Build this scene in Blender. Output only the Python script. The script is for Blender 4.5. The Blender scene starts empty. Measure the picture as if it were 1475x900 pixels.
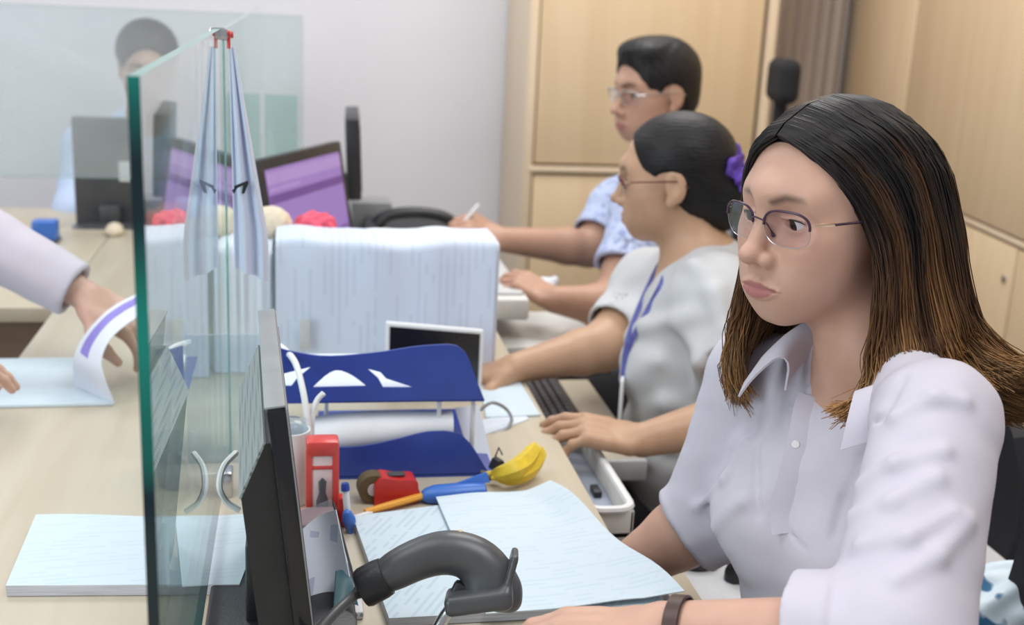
import bpy, bmesh, math, random
import numpy as np
from mathutils import Vector, Matrix
rng = np.random.default_rng(7); random.seed(7)
SC = bpy.context.scene; COL = SC.collection
PI = math.pi
# ------------------------------------------------------------------ camera (solved from the photograph's vanishing points)
F_PX = 1698.27; PPX, PPY = 737.5, 450.0; CAM_H = 1.38
def _cv(x, y):
    d = np.array([x - PPX, -(y - PPY), -F_PX]); return d / np.linalg.norm(d)
_Z = -_cv(439, 6700); _Y = _cv(433, -26); _Y = _Y - _Z * (_Y @ _Z); _Y /= np.linalg.norm(_Y); _X = np.cross(_Y, _Z)
CAM_R = np.stack([_X, _Y, _Z]); CAM_O = np.array([0, 0, CAM_H])
def ray(x, y): return CAM_R @ _cv(x, y)
def P(x, y, d): return CAM_O + ray(x, y) * d                     # point seen at a pixel, at a distance
def PZ(x, y, z): r = ray(x, y); return CAM_O + r * ((z - CAM_H) / r[2])
def PY(x, y, Y): r = ray(x, y); return CAM_O + r * (Y / r[1])
def PX(x, y, X): r = ray(x, y); return CAM_O + r * (X / r[0])
cam_d = bpy.data.cameras.new('camera'); cam = bpy.data.objects.new('camera', cam_d); COL.objects.link(cam); SC.camera = cam
cam_d.sensor_width = 36; cam_d.lens = 36 * F_PX / 1475; cam_d.clip_start = .02
cam.matrix_world = Matrix([list(CAM_R[i]) + [CAM_O[i]] for i in range(3)] + [[0, 0, 0, 1]])
cam_d.dof.use_dof = True; cam_d.dof.focus_distance = 1.16; cam_d.dof.aperture_fstop = 5.0
# ------------------------------------------------------------------ light
SC.view_settings.view_transform = 'Standard'; SC.view_settings.look = 'None'; SC.view_settings.gamma = 1
SC.view_settings.use_curve_mapping = False; SC.view_settings.exposure = -0.20
W = bpy.data.worlds.new('world'); SC.world = W; W.use_nodes = True
W.node_tree.nodes['Background'].inputs[0].default_value = (.93, .95, 1, 1); W.node_tree.nodes['Background'].inputs[1].default_value = .46
def area(name, loc, aim, sx, sy, power, col=(1, 1, 1)):
    d = bpy.data.lights.new(name, 'AREA'); d.shape = 'RECTANGLE'; d.size = sx; d.size_y = sy; d.energy = power; d.color = col
    o = bpy.data.objects.new(name, d); COL.objects.link(o); o.location = loc
    o.rotation_euler = (Vector(aim) - Vector(loc)).to_track_quat('-Z', 'Y').to_euler(); return o
area('ceiling_or_fill_light', (-.9, 1.2, 2.75), (-.9, 1.2, 0), 1.2, 1.2, 20, (1, .99, .99))
area('ceiling_or_fill_light', (.9, 2.9, 2.75), (.9, 2.9, 0), 1.2, 1.2, 40, (1, .98, .95))
area('ceiling_or_fill_light', (.75, .7, 2.75), (.75, .7, 0), 1.0, 1.0, 24, (1, .985, .97))  # added fill without a known fitting, brightens the right cabinet and front hair
area('ceiling_or_fill_light', (-1.2, 3.2, 2.75), (-1.2, 3.2, 0), 1.2, 1.2, 24, (1, .99, .99))
area('window_light', (-2.6, -.4, 1.9), (.3, 1.4, 1.0), 1.6, 1.5, 62, (.93, .96, 1))
# ------------------------------------------------------------------ materials
def nt(name):
    m = bpy.data.materials.new(name); m.use_nodes = True; t = m.node_tree; return m, t, t.nodes['Principled BSDF']
def node(t, typ, **kw):
    n = t.nodes.new(typ)
    for k, v in kw.items():
        if k in n.inputs: n.inputs[k].default_value = v
        else: setattr(n, k, v)
    return n
def c4(c): return (c[0], c[1], c[2], 1)
def mat(name, col, rough=.5, metal=0, spec=.5, var=.06, scale=30, bump=0, bscale=300, trans=0, sub=0, alpha=None, coat=0, stretch=(1, 1, 1)):
    m, t, b = nt(name); L = t.links
    tc = node(t, 'ShaderNodeTexCoord'); mp = node(t, 'ShaderNodeMapping'); mp.inputs['Scale'].default_value = stretch
    L.new(tc.outputs['Object'], mp.inputs['Vector'])
    n = node(t, 'ShaderNodeTexNoise', Scale=scale, Detail=3.0); L.new(mp.outputs[0], n.inputs['Vector'])
    r = node(t, 'ShaderNodeValToRGB'); r.color_ramp.elements[0].position = .3; r.color_ramp.elements[1].position = .7
    r.color_ramp.elements[0].color = c4([x * (1 - var) for x in col]); r.color_ramp.elements[1].color = c4([min(1, x * (1 + var)) for x in col])
    L.new(n.outputs['Fac'], r.inputs[0]); L.new(r.outputs[0], b.inputs['Base Color'])
    b.inputs['Roughness'].default_value = rough; b.inputs['Metallic'].default_value = metal; b.inputs['Specular IOR Level'].default_value = spec
    b.inputs['Transmission Weight'].default_value = trans; b.inputs['Coat Weight'].default_value = coat
    if sub: b.inputs['Subsurface Weight'].default_value = sub; b.inputs['Subsurface Radius'].default_value = (.012, .006, .004); b.inputs['Subsurface Scale'].default_value = .5
    if bump:
        n2 = node(t, 'ShaderNodeTexNoise', Scale=bscale, Detail=2.0); L.new(mp.outputs[0], n2.inputs['Vector'])
        bp = node(t, 'ShaderNodeBump', Strength=bump, Distance=.002); L.new(n2.outputs['Fac'], bp.inputs['Height']); L.new(bp.outputs[0], b.inputs['Normal'])
    return m
def wood(name, a, b_, scale=6, stretch=(1, .08, 1), rough=.42):
    m, t, b = nt(name); L = t.links; tc = node(t, 'ShaderNodeTexCoord'); mp = node(t, 'ShaderNodeMapping'); mp.inputs['Scale'].default_value = stretch
    L.new(tc.outputs['Object'], mp.inputs['Vector'])
    n = node(t, 'ShaderNodeTexNoise', Scale=scale * 6, Detail=6.0, Distortion=.6); L.new(mp.outputs[0], n.inputs['Vector'])
    r = node(t, 'ShaderNodeValToRGB'); r.color_ramp.elements[0].position = .32; r.color_ramp.elements[1].position = .72
    r.color_ramp.elements[0].color = c4(a); r.color_ramp.elements[1].color = c4(b_)
    L.new(n.outputs['Fac'], r.inputs[0]); L.new(r.outputs[0], b.inputs['Base Color']); b.inputs['Roughness'].default_value = rough
    return m
def pane(name, tint=(.9, .97, .96), rough=0.0, haze=0.0, hazecol=(.8, .85, .88), ior=1.5):
    m, t, b = nt(name); L = t.links; out = t.nodes['Material Output']
    tr = node(t, 'ShaderNodeBsdfTransparent'); tr.inputs[0].default_value = c4(tint)
    gl = node(t, 'ShaderNodeBsdfGlossy'); gl.inputs['Roughness'].default_value = rough; gl.inputs[0].default_value = (1, 1, 1, 1)
    fr = node(t, 'ShaderNodeFresnel', IOR=ior); geo = node(t, 'ShaderNodeNewGeometry')
    mx = node(t, 'ShaderNodeMixShader')
    # same reflectance from both sides of the slab
    lw = node(t, 'ShaderNodeLayerWeight', Blend=.5); pw = node(t, 'ShaderNodeMath', operation='POWER'); pw.inputs[1].default_value = 5.0
    ma = node(t, 'ShaderNodeMath', operation='MULTIPLY_ADD'); ma.inputs[1].default_value = .92; ma.inputs[2].default_value = .04
    L.new(lw.outputs['Facing'], pw.inputs[0]); L.new(pw.outputs[0], ma.inputs[0]); L.new(ma.outputs[0], mx.inputs[0])
    L.new(tr.outputs[0], mx.inputs[1]); L.new(gl.outputs[0], mx.inputs[2])
    last = mx
    if haze:
        df = node(t, 'ShaderNodeBsdfDiffuse'); df.inputs[0].default_value = c4(hazecol); tl = node(t, 'ShaderNodeBsdfTranslucent'); tl.inputs[0].default_value = c4(hazecol)
        ad = node(t, 'ShaderNodeMixShader'); ad.inputs[0].default_value = .5; L.new(df.outputs[0], ad.inputs[1]); L.new(tl.outputs[0], ad.inputs[2])
        n = node(t, 'ShaderNodeTexNoise', Scale=3.0); mm = node(t, 'ShaderNodeMath', operation='MULTIPLY'); mm.inputs[1].default_value = haze * 2
        tc = node(t, 'ShaderNodeTexCoord'); L.new(tc.outputs['Object'], n.inputs['Vector']); L.new(n.outputs['Fac'], mm.inputs[0])
        m2 = node(t, 'ShaderNodeMixShader'); L.new(mm.outputs[0], m2.inputs[0]); L.new(mx.outputs[0], m2.inputs[1]); L.new(ad.outputs[0], m2.inputs[2]); last = m2
    L.new(last.outputs[0], out.inputs[0]); return m
def attr_mat(name, attr, rough=.5, sub=0, spec=.5, bump=0, bscale=400, aniso=0):
    m, t, b = nt(name); L = t.links; a = node(t, 'ShaderNodeAttribute'); a.attribute_name = attr
    n = node(t, 'ShaderNodeTexNoise', Scale=60.0); mr = node(t, 'ShaderNodeMapRange'); mr.inputs[3].default_value = .93; mr.inputs[4].default_value = 1.07
    tc = node(t, 'ShaderNodeTexCoord'); L.new(tc.outputs['Object'], n.inputs['Vector']); L.new(n.outputs['Fac'], mr.inputs[0])
    vm = node(t, 'ShaderNodeVectorMath', operation='SCALE'); L.new(a.outputs['Color'], vm.inputs[0]); L.new(mr.outputs[0], vm.inputs['Scale'])
    L.new(vm.outputs[0], b.inputs['Base Color']); b.inputs['Roughness'].default_value = rough; b.inputs['Specular IOR Level'].default_value = spec
    if sub: b.inputs['Subsurface Weight'].default_value = sub; b.inputs['Subsurface Radius'].default_value = (.010, .004, .002); b.inputs['Subsurface Scale'].default_value = .6
    if bump:
        n2 = node(t, 'ShaderNodeTexNoise', Scale=bscale, Detail=2.0); L.new(tc.outputs['Object'], n2.inputs['Vector'])
        bp = node(t, 'ShaderNodeBump', Strength=bump, Distance=.001); L.new(n2.outputs['Fac'], bp.inputs['Height']); L.new(bp.outputs[0], b.inputs['Normal'])
    return m
def printed(name, base=(.86, .88, .92), ink=(.45, .47, .55), axis=0, freq=70, amount=.55, off=(0, 0, 0), rot=0, seg=7):
    """paper with rows of small unreadable print; rows repeat along the axis of the object coordinates"""
    m, t, b = nt(name); L = t.links; tc = node(t, 'ShaderNodeTexCoord'); mp = node(t, 'ShaderNodeMapping')
    mp.inputs['Rotation'].default_value = (0, 0, rot); mp.inputs['Location'].default_value = off
    L.new(tc.outputs['Object'], mp.inputs['Vector']); sx = node(t, 'ShaderNodeSeparateXYZ'); L.new(mp.outputs[0], sx.inputs[0])
    s = node(t, 'ShaderNodeMath', operation='MULTIPLY'); s.inputs[1].default_value = freq; L.new(sx.outputs[axis], s.inputs[0])
    fr = node(t, 'ShaderNodeMath', operation='FRACT'); L.new(s.outputs[0], fr.inputs[0])
    fl = node(t, 'ShaderNodeMath', operation='FLOOR'); L.new(s.outputs[0], fl.inputs[0])
    g = node(t, 'ShaderNodeMath', operation='LESS_THAN'); g.inputs[1].default_value = .42; L.new(fr.outputs[0], g.inputs[0])
    # segments along the row
    sc = [seg, seg, seg]; sc[axis] = 0
    mp2 = node(t, 'ShaderNodeMapping'); mp2.inputs['Scale'].default_value = sc; L.new(mp.outputs[0], mp2.inputs['Vector'])
    cb = node(t, 'ShaderNodeCombineXYZ'); fm = node(t, 'ShaderNodeMath', operation='MULTIPLY'); fm.inputs[1].default_value = 3.71; L.new(fl.outputs[0], fm.inputs[0]); L.new(fm.outputs[0], cb.inputs[axis])
    va = node(t, 'ShaderNodeVectorMath', operation='ADD'); L.new(mp2.outputs[0], va.inputs[0]); L.new(cb.outputs[0], va.inputs[1])
    n = node(t, 'ShaderNodeTexNoise', Scale=1.6, Detail=3.0); L.new(va.outputs[0], n.inputs['Vector'])
    g2 = node(t, 'ShaderNodeMath', operation='GREATER_THAN'); g2.inputs[1].default_value = .5; L.new(n.outputs['Fac'], g2.inputs[0])
    mu = node(t, 'ShaderNodeMath', operation='MULTIPLY'); L.new(g.outputs[0], mu.inputs[0]); L.new(g2.outputs[0], mu.inputs[1])
    m3 = node(t, 'ShaderNodeMath', operation='MULTIPLY'); m3.inputs[1].default_value = amount; L.new(mu.outputs[0], m3.inputs[0])
    mx = node(t, 'ShaderNodeMix', data_type='RGBA'); mx.inputs[6].default_value = c4(base); mx.inputs[7].default_value = c4(ink)
    L.new(m3.outputs[0], mx.inputs[0]); L.new(mx.outputs[2], b.inputs['Base Color']); b.inputs['Roughness'].default_value = .7; b.inputs['Specular IOR Level'].default_value = .25
    return m
def emit(name, col, s):
    m, t, b = nt(name); b.inputs['Base Color'].default_value = c4([x * .1 for x in col]); b.inputs['Emission Color'].default_value = c4(col); b.inputs['Emission Strength'].default_value = s; b.inputs['Roughness'].default_value = .3
    tc = node(t, 'ShaderNodeTexCoord'); n = node(t, 'ShaderNodeTexNoise', Scale=14.0); t.links.new(tc.outputs['Object'], n.inputs['Vector'])
    mr = node(t, 'ShaderNodeMapRange'); mr.inputs[3].default_value = s * .9; mr.inputs[4].default_value = s * 1.1; t.links.new(n.outputs['Fac'], mr.inputs[0]); t.links.new(mr.outputs[0], b.inputs['Emission Strength'])
    return m
MT = {}
MT['wall'] = mat('painted_wall', (.74, .745, .79), .8, var=.02, scale=3)
MT['floor'] = mat('grey_floor', (.42, .41, .42), .5, var=.1, scale=4)
MT['desk'] = wood('maple_laminate', (.50, .435, .330), (.55, .50, .395), scale=4, stretch=(1, .08, 1))
MT['cab'] = wood('beech_veneer', (.72, .545, .345), (.78, .61, .405), scale=3, stretch=(1, 1, .06))
MT['cabedge'] = wood('beech_edge', (.74, .59, .42), (.80, .66, .49), scale=3, stretch=(1, 1, .06))
MT['gap'] = mat('dark_gap', (.16, .11, .07), .7)
MT['shade_cloth'] = mat('taupe_curtain', (.45, .38, .33), .8, var=.12, scale=12, stretch=(1, 1, .1))
MT['brown'] = wood('brown_panel', (.24, .165, .10), (.29, .205, .13), stretch=(.08, 1, 1))
MT['glass'] = pane('clear_glass', (.88, .955, .95))
MT['glass_far'] = pane('hazy_glass', (.90, .95, .955), haze=.22, hazecol=(.92, .95, .97))
MT['glass_green'] = pane('green_glass', (.84, .945, .92), haze=.06)
MT['acrylic'] = pane('clear_acrylic', (.86, .91, .95), haze=.07)
MT['plastic_clear'] = pane('clear_plastic', (.86, .90, .94), haze=.16, rough=.08)
MT['black'] = mat('black_plastic', (.018, .019, .023), .42, var=.2, bump=.15)
MT['blackgloss'] = mat('black_gloss', (.012, .012, .016), .16)
MT['dgrey'] = mat('dark_grey_plastic', (.075, .078, .085), .34, var=.1)
MT['mgrey'] = mat('mid_grey_plastic', (.28, .285, .30), .45)
MT['lgrey'] = mat('light_grey_plastic', (.55, .56, .58), .45)
MT['bluegrey'] = mat('blue_grey_plastic', (.33, .37, .45), .5)
MT['white'] = mat('white_plastic', (.78, .79, .80), .4, var=.02)
MT['offwhite'] = mat('off_white_plastic', (.70, .70, .67), .5, var=.03)
MT['metal'] = mat('steel', (.62, .63, .65), .25, metal=1)
MT['blue'] = mat('blue_plastic', (.028, .060, .33), .36, var=.08)
MT['blue2'] = mat('bright_blue_plastic', (.05, .17, .58), .35)
MT['tanplastic'] = mat('tan_plastic', (.45, .36, .28), .4)
MT['red'] = mat('red_plastic', (.58, .035, .03), .3)
MT['pink'] = mat('pink_knit', (.75, .09, .16), .7, var=.25, scale=90, bump=.6, bscale=160)
MT['beige'] = mat('cream_cloth', (.72, .62, .48), .8, var=.1, scale=50, bump=.3)
MT['orange'] = mat('orange_plastic', (.80, .38, .05), .4)
MT['yellow'] = mat('banana_skin', (.72, .52, .03), .45, var=.16, scale=40)
MT['stem'] = mat('brown_stem', (.12, .09, .04), .7)
MT['paper'] = mat('white_paper', (.68, .73, .81), .75, var=.02, spec=.25)
MT['paperedge'] = mat('paper_edges', (.56, .58, .63), .8, var=.16, scale=60, stretch=(.3, .3, 12), spec=.2)
MT['print_v'] = printed('printed_document', (.62, .68, .82), (.36, .38, .50), axis=0, freq=85, amount=.20, seg=5)
MT['print_desk'] = printed('printed_form', (.58, .69, .76), (.33, .44, .54), axis=0, freq=120, amount=.32, rot=.5, seg=12)
MT['print_form'] = printed('printed_letter', (.62, .72, .79), (.42, .55, .62), axis=1, freq=115, amount=.22, rot=-.1, seg=12)
MT['bright_paper'] = mat('bright_paper', (.86, .87, .90), .7, var=.02, spec=.2)
MT['cloth_flag'] = mat('white_flag_cloth', (.60, .65, .80), .8, var=.05, scale=8)
MT['mesh'] = mat('black_chair_mesh', (.013, .014, .02), .8, bump=.8, bscale=700)
MT['fabric'] = mat('black_fabric', (.012, .012, .015), .9, bump=.4, bscale=500)
MT['purple'] = mat('purple_scrunchie', (.13, .06, .38), .6, var=.3, scale=60)
MT['hairblack'] = mat('black_hair', (.009, .008, .009), .48, var=.3, scale=160, spec=.3, stretch=(.15, .15, 1), bump=.5, bscale=260)
MT['key'] = mat('keyboard_keys', (.06, .055, .065), .5, var=.3, scale=200)
MT['shirt1'] = mat('white_blouse', (.56, .535, .61), .75, var=.02, bump=.12, bscale=900, spec=.25)
MT['shirt2'] = mat('white_tee', (.57, .575, .59), .8, var=.02, bump=.12, bscale=700, spec=.2)
MT['shirt4'] = mat('pale_blue_shirt', (.55, .66, .88), .8, var=.03)
MT['trouser'] = mat('black_trousers', (.012, .012, .016), .85)
MT['lanyard'] = mat('navy_lanyard', (.10, .11, .36), .6, var=.2, scale=120)
MT['frame_dark'] = mat('dark_purple_frame', (.045, .018, .045), .25)
MT['frame_red'] = mat('dark_red_frame', (.12, .02, .02), .3)
MT['gold'] = mat('gold_hinge', (.8, .62, .42), .2, metal=1)
MT['lens'] = pane('spectacle_lens', (.975, .965, .99))
MT['watch'] = mat('brown_strap', (.055, .025, .02), .4)
MT['pearl'] = mat('ear_stud', (.85, .8, .75), .2)
MT['blue_bag'] = mat('blue_patterned_bag', (.62, .74, .85), .45)
def glass_edge(name):
    m, t, b = nt(name); L = t.links; tc = node(t, 'ShaderNodeTexCoord'); mp = node(t, 'ShaderNodeMapping'); mp.inputs['Scale'].default_value = (.2, .2, 1)
    L.new(tc.outputs['Object'], mp.inputs['Vector']); n = node(t, 'ShaderNodeTexNoise', Scale=5.5, Detail=1.0); L.new(mp.outputs[0], n.inputs['Vector'])
    r = node(t, 'ShaderNodeValToRGB'); r.color_ramp.elements[0].position = .42; r.color_ramp.elements[1].position = .54
    r.color_ramp.elements[0].color = (.002, .02, .03, 1); r.color_ramp.elements[1].color = (.003, .27, .21, 1)  # dark and teal bands paint in light refracted through the edge
    L.new(n.outputs['Fac'], r.inputs[0]); L.new(r.outputs[0], b.inputs['Base Color']); b.inputs['Roughness'].default_value = .12
    return m
MT['edge'] = glass_edge('green_edge_refraction'); MT['edge2'] = pane('pale_green_glass_edge', (.50, .74, .72), haze=.10, hazecol=(.35, .65, .62))
def pattern_cloth(name, base, ink, scale, thr=.58, rough=.8):
    m, t, b = nt(name); L = t.links; tc = node(t, 'ShaderNodeTexCoord'); v = node(t, 'ShaderNodeTexNoise', Scale=scale, Detail=1.5); L.new(tc.outputs['Object'], v.inputs['Vector'])
    r = node(t, 'ShaderNodeValToRGB'); r.color_ramp.elements[0].position = thr; r.color_ramp.elements[0].color = c4(base); r.color_ramp.elements[1].position = thr + .05; r.color_ramp.elements[1].color = c4(ink)
    L.new(v.outputs['Fac'], r.inputs[0]); L.new(r.outputs[0], b.inputs['Base Color']); b.inputs['Roughness'].default_value = rough; b.inputs['Specular IOR Level'].default_value = .2; return m
MT['shirt3'] = pattern_cloth('pale_blue_patterned_shirt', (.47, .53, .72), (.28, .34, .56), 70)
MT['blue_bag'] = pattern_cloth('blue_white_bag', (.66, .78, .86), (.05, .16, .30), 26, .56, .4)
# ------------------------------------------------------------------ objects and meshes
def tag(o, label, cat, group=None, kind=None):
    if label: o['label'] = label
    if cat: o['category'] = cat
    if group: o['group'] = group
    if kind: o['kind'] = kind
    return o
def thing(name, loc, label, cat, group=None):
    o = bpy.data.objects.new(name, None); o.empty_display_size = .05; COL.objects.link(o); o.location = tuple(loc); return tag(o, label, cat, group)
def origin_of(o):
    v = np.zeros(3)
    while o is not None: v += np.array(o.location); o = o.parent
    return v
def link_mesh(name, V, Fc, mats, parent=None, smooth=True, mi=None, sm=None, loc=None, autos=None):
    me = bpy.data.meshes.new(name); V = np.asarray(V, float)
    o = bpy.data.objects.new(name, me); COL.objects.link(o)
    base = np.zeros(3)
    if parent is not None: o.parent = parent; base = origin_of(parent)
    if loc is not None: o.location = tuple(np.asarray(loc) - base); base = np.asarray(loc, float)
    me.from_pydata((V - base).tolist(), [], [list(map(int, f)) for f in Fc]); 
    for m in (mats if isinstance(mats, (list, tuple)) else [mats]): me.materials.append(MT[m] if isinstance(m, str) else m)
    if mi is not None: me.polygons.foreach_set('material_index', np.asarray(mi, 'i'))
    s = np.full(len(me.polygons), bool(smooth)) if sm is None else np.asarray(sm, bool)
    me.polygons.foreach_set('use_smooth', s); me.update()
    if autos: 
        try: me.set_sharp_from_angle(angle=autos)
        except Exception: pass
    return o
def rotz(a): c, s = math.cos(a), math.sin(a); return np.array([[c, -s, 0], [s, c, 0], [0, 0, 1.]])
def rotx(a): c, s = math.cos(a), math.sin(a); return np.array([[1, 0, 0], [0, c, -s], [0, s, c.real]])
def roty(a): c, s = math.cos(a), math.sin(a); return np.array([[c, 0, s], [0, 1, 0], [-s, 0, c]])
def unit(v): v = np.asarray(v, float); return v / np.linalg.norm(v)
def catmull(pts, n):
    p = np.asarray(pts, float); p = np.vstack([2 * p[0] - p[1], p, 2 * p[-1] - p[-2]]); m = len(p) - 3
    t = np.linspace(0, m, n); i = np.minimum(t.astype(int), m - 1); u = (t - i)[:, None]
    a, b, c, d = p[i], p[i + 1], p[i + 2], p[i + 3]
    return .5 * (2 * b + (c - a) * u + (2 * a - 5 * b + 4 * c - d) * u ** 2 + (3 * b - a - 3 * c + d) * u ** 3)
class MB:
    def __init__(s): s.V = []; s.F = []; s.m = []; s.s = []; s.n = 0
    def add(s, V, F, m=0, smooth=False):
        V = np.asarray(V, float); s.V.append(V); s.F += [[i + s.n for i in f] for f in F]; s.m += [m] * len(F); s.s += [smooth] * len(F); s.n += len(V); return s
    def box(s, c, size, R=None, bevel=0, m=0, seg=2, taper=None):
        bm = bmesh.new(); bmesh.ops.create_cube(bm, size=1)
        for v in bm.verts:
            v.co = Vector((v.co.x * size[0], v.co.y * size[1], v.co.z * size[2]))
            if taper and v.co.z > 0: v.co.x *= taper[0]; v.co.y *= taper[1]
        if bevel: bmesh.ops.bevel(bm, geom=bm.edges[:], offset=bevel, segments=seg, affect='EDGES', profile=.5)
        return s._bm(bm, R, c, m, bool(bevel))
    def _bm(s, bm, R, c, m, smooth):
        bm.verts.index_update(); V = np.array([v.co[:] for v in bm.verts]); F = [[v.index for v in f.verts] for f in bm.faces]; bm.free()
        if R is not None: V = V @ np.asarray(R).T
        return s.add(V + np.asarray(c), F, m, smooth)
    def tube(s, pts, r, n=10, m=0, cap=True, flat=None):
        p = np.asarray(pts, float); k = len(p); r = np.broadcast_to(np.asarray(r, float), (k,))
        t = np.gradient(p, axis=0); t /= np.linalg.norm(t, axis=1)[:, None] + 1e-12
        ref = np.array([0, 0, 1.]) if abs(t[0, 2]) < .9 else np.array([1., 0, 0]); V = []; u = unit(np.cross(t[0], ref))
        a = np.linspace(0, 2 * PI, n, endpoint=False)
        for i in range(k):
            u = u - t[i] * (u @ t[i]); u = unit(u); w = np.cross(t[i], u)
            V.append(p[i] + r[i] * (np.cos(a)[:, None] * u + np.sin(a)[:, None] * w * (flat or 1)))
        F = [[i * n + j, i * n + (j + 1) % n, (i + 1) * n + (j + 1) % n, (i + 1) * n + j] for i in range(k - 1) for j in range(n)]
        if cap: F += [list(range(n))[::-1], list(range((k - 1) * n, k * n))]
        return s.add(np.vstack(V), F, m, True)
    def loop(s, pts, r, n=8, m=0):
        p = np.asarray(pts, float); k = len(p); t = np.roll(p, -1, 0) - np.roll(p, 1, 0); t /= np.linalg.norm(t, axis=1)[:, None]
        nrm = unit(np.cross(p[0] - p.mean(0), p[k // 4] - p.mean(0))); a = np.linspace(0, 2 * PI, n, endpoint=False); V = []
        for i in range(k): w = unit(np.cross(t[i], nrm)); V.append(p[i] + r * (np.cos(a)[:, None] * nrm + np.sin(a)[:, None] * w))
        F = [[i * n + j, i * n + (j + 1) % n, ((i + 1) % k) * n + (j + 1) % n, ((i + 1) % k) * n + j] for i in range(k) for j in range(n)]
        return s.add(np.vstack(V), F, m, True)
    def lathe(s, prof, c, R=None, n=32, m=0, smooth=True, capb=True, capt=True):
        a = np.linspace(0, 2 * PI, n, endpoint=False); V = np.array([[r * math.cos(x), r * math.sin(x), z] for r, z in prof for x in a]); k = len(prof)
        F = [[i * n + j, i * n + (j + 1) % n, (i + 1) * n + (j + 1) % n, (i + 1) * n + j] for i in range(k - 1) for j in range(n)]
        if capb: F.append(list(range(n))[::-1])
        if capt: F.append(list(range((k - 1) * n, k * n)))
        if R is not None: V = V @ np.asarray(R).T
        return s.add(V + np.asarray(c), F, m, smooth)
    def prism(s, poly, o, ex, ey, h, m=0, smooth=False):
        """polygon in the plane (ex, ey) at o, thickness h along ex x ey"""
        ex, ey = np.asarray(ex, float), np.asarray(ey, float); ez = unit(np.cross(ex, ey)); q = np.array([np.asarray(o) + x * ex + y * ey for x, y in poly]); n = len(q)
        V = np.vstack([q, q + ez * h]); F = [list(range(n))[::-1], list(range(n, 2 * n))] + [[i, (i + 1) % n, n + (i + 1) % n, n + i] for i in range(n)]
        return s.add(V, F, m, smooth)
    def sheet(s, G, th=.0006, m=0, smooth=True, medge=None):
        """grid of points (a,b,3) given a real thickness"""
        G = np.asarray(G, float); a, b, _ = G.shape; du = np.gradient(G, axis=0); dv = np.gradient(G, axis=1); N = np.cross(du, dv); N /= np.linalg.norm(N, axis=2)[:, :, None] + 1e-12
        V = np.vstack([(G + N * th / 2).reshape(-1, 3), (G - N * th / 2).reshape(-1, 3)]); o = a * b; q = lambda i, j: i * b + j
        F = [[q(i, j), q(i + 1, j), q(i + 1, j + 1), q(i, j + 1)] for i in range(a - 1) for j in range(b - 1)]
        B = [[x + o for x in f[::-1]] for f in F]
        ring = [q(i, 0) for i in range(a)] + [q(a - 1, j) for j in range(1, b)] + [q(i, b - 1) for i in range(a - 2, -1, -1)] + [q(0, j) for j in range(b - 2, 0, -1)]
        E = [[ring[i], ring[i] + o, ring[(i + 1) % len(ring)] + o, ring[(i + 1) % len(ring)]] for i in range(len(ring))]
        s.add(V, F + B, m, smooth); n0 = s.n - len(V)
        s.F += [[x + n0 for x in f[::-1]] for f in E]; s.m += [m if medge is None else medge] * len(E); s.s += [False] * len(E); return s
    def build(s, name, mats, parent=None, loc=None, **kw):
        return link_mesh(name, np.vstack(s.V), s.F, mats, parent, mi=s.m, sm=s.s, loc=loc, autos=kw.get('autos', .7))
def single(mb, name, mats, label, cat, group=None, loc=None):
    V = np.vstack(mb.V); b = loc if loc is not None else [V[:, 0].mean(), V[:, 1].mean(), V[:, 2].min()]
    return tag(mb.build(name, mats, None, loc=b), label, cat, group)
def superpoly(hx, hy, r, n=5):
    out = []
    for cx, cy, a0 in ((hx - r, hy - r, 0), (-hx + r, hy - r, PI / 2), (-hx + r, -hy + r, PI), (hx - r, -hy + r, 1.5 * PI)):
        for i in range(n + 1): a = a0 + PI / 2 * i / n; out.append((cx + r * math.cos(a), cy + r * math.sin(a)))
    return out
# ------------------------------------------------------------------ implicit surfaces (bodies, clothes, soft objects)
def smin(a, b, k):
    h = np.maximum(k - np.abs(a - b), 0) / k; return np.minimum(a, b) - h * h * k * .25
def smax(a, b, k): return -smin(-a, -b, k)
class Cone:
    def __init__(s, a, b, ra, rb):
        s.a, s.b = np.asarray(a, 'f4'), np.asarray(b, 'f4'); s.ra, s.rb = ra, rb; s.c = (s.a + s.b) / 2; s.R = np.linalg.norm(s.a - s.b) / 2 + max(ra, rb)
    def __call__(s, p):
        ba = s.b - s.a; l2 = max(float(ba @ ba), 1e-12); pa = p - s.a; h = np.clip(pa @ ba / l2, 0, 1)
        q = pa - h[:, None] * ba; return np.sqrt((q * q).sum(1)) - (s.ra + (s.rb - s.ra) * h)
class Ell:
    def __init__(s, c, r, M=None):
        s.c = np.asarray(c, 'f4'); s.r = np.asarray(r, 'f4'); s.M = None if M is None else np.asarray(M, 'f4'); s.R = float(s.r.max())
    def __call__(s, p):
        q = p - s.c
        if s.M is not None: q = q @ s.M.T
        a = q / s.r; k0 = np.sqrt((a * a).sum(1)); b = a / s.r; k1 = np.sqrt((b * b).sum(1)) + 1e-9; return k0 * (k0 - 1) / k1
class Box:
    def __init__(s, c, h, M=None, r=.002):
        s.c = np.asarray(c, 'f4'); s.h = np.asarray(h, 'f4') - r; s.M = None if M is None else np.asarray(M, 'f4'); s.r = r; s.R = float(np.linalg.norm(h))
    def __call__(s, p):
        q = p - s.c
        if s.M is not None: q = q @ s.M.T
        q = np.abs(q) - s.h; return np.sqrt((np.maximum(q, 0) ** 2).sum(1)) + np.minimum(q.max(1), 0) - s.r
class Half:                                            # half space: inside where (p-c).n < 0
    R = None
    def __init__(s, c, n): s.c = np.asarray(c, 'f4'); s.n = unit(n).astype('f4')
    def __call__(s, p): return (p - s.c) @ s.n
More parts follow.
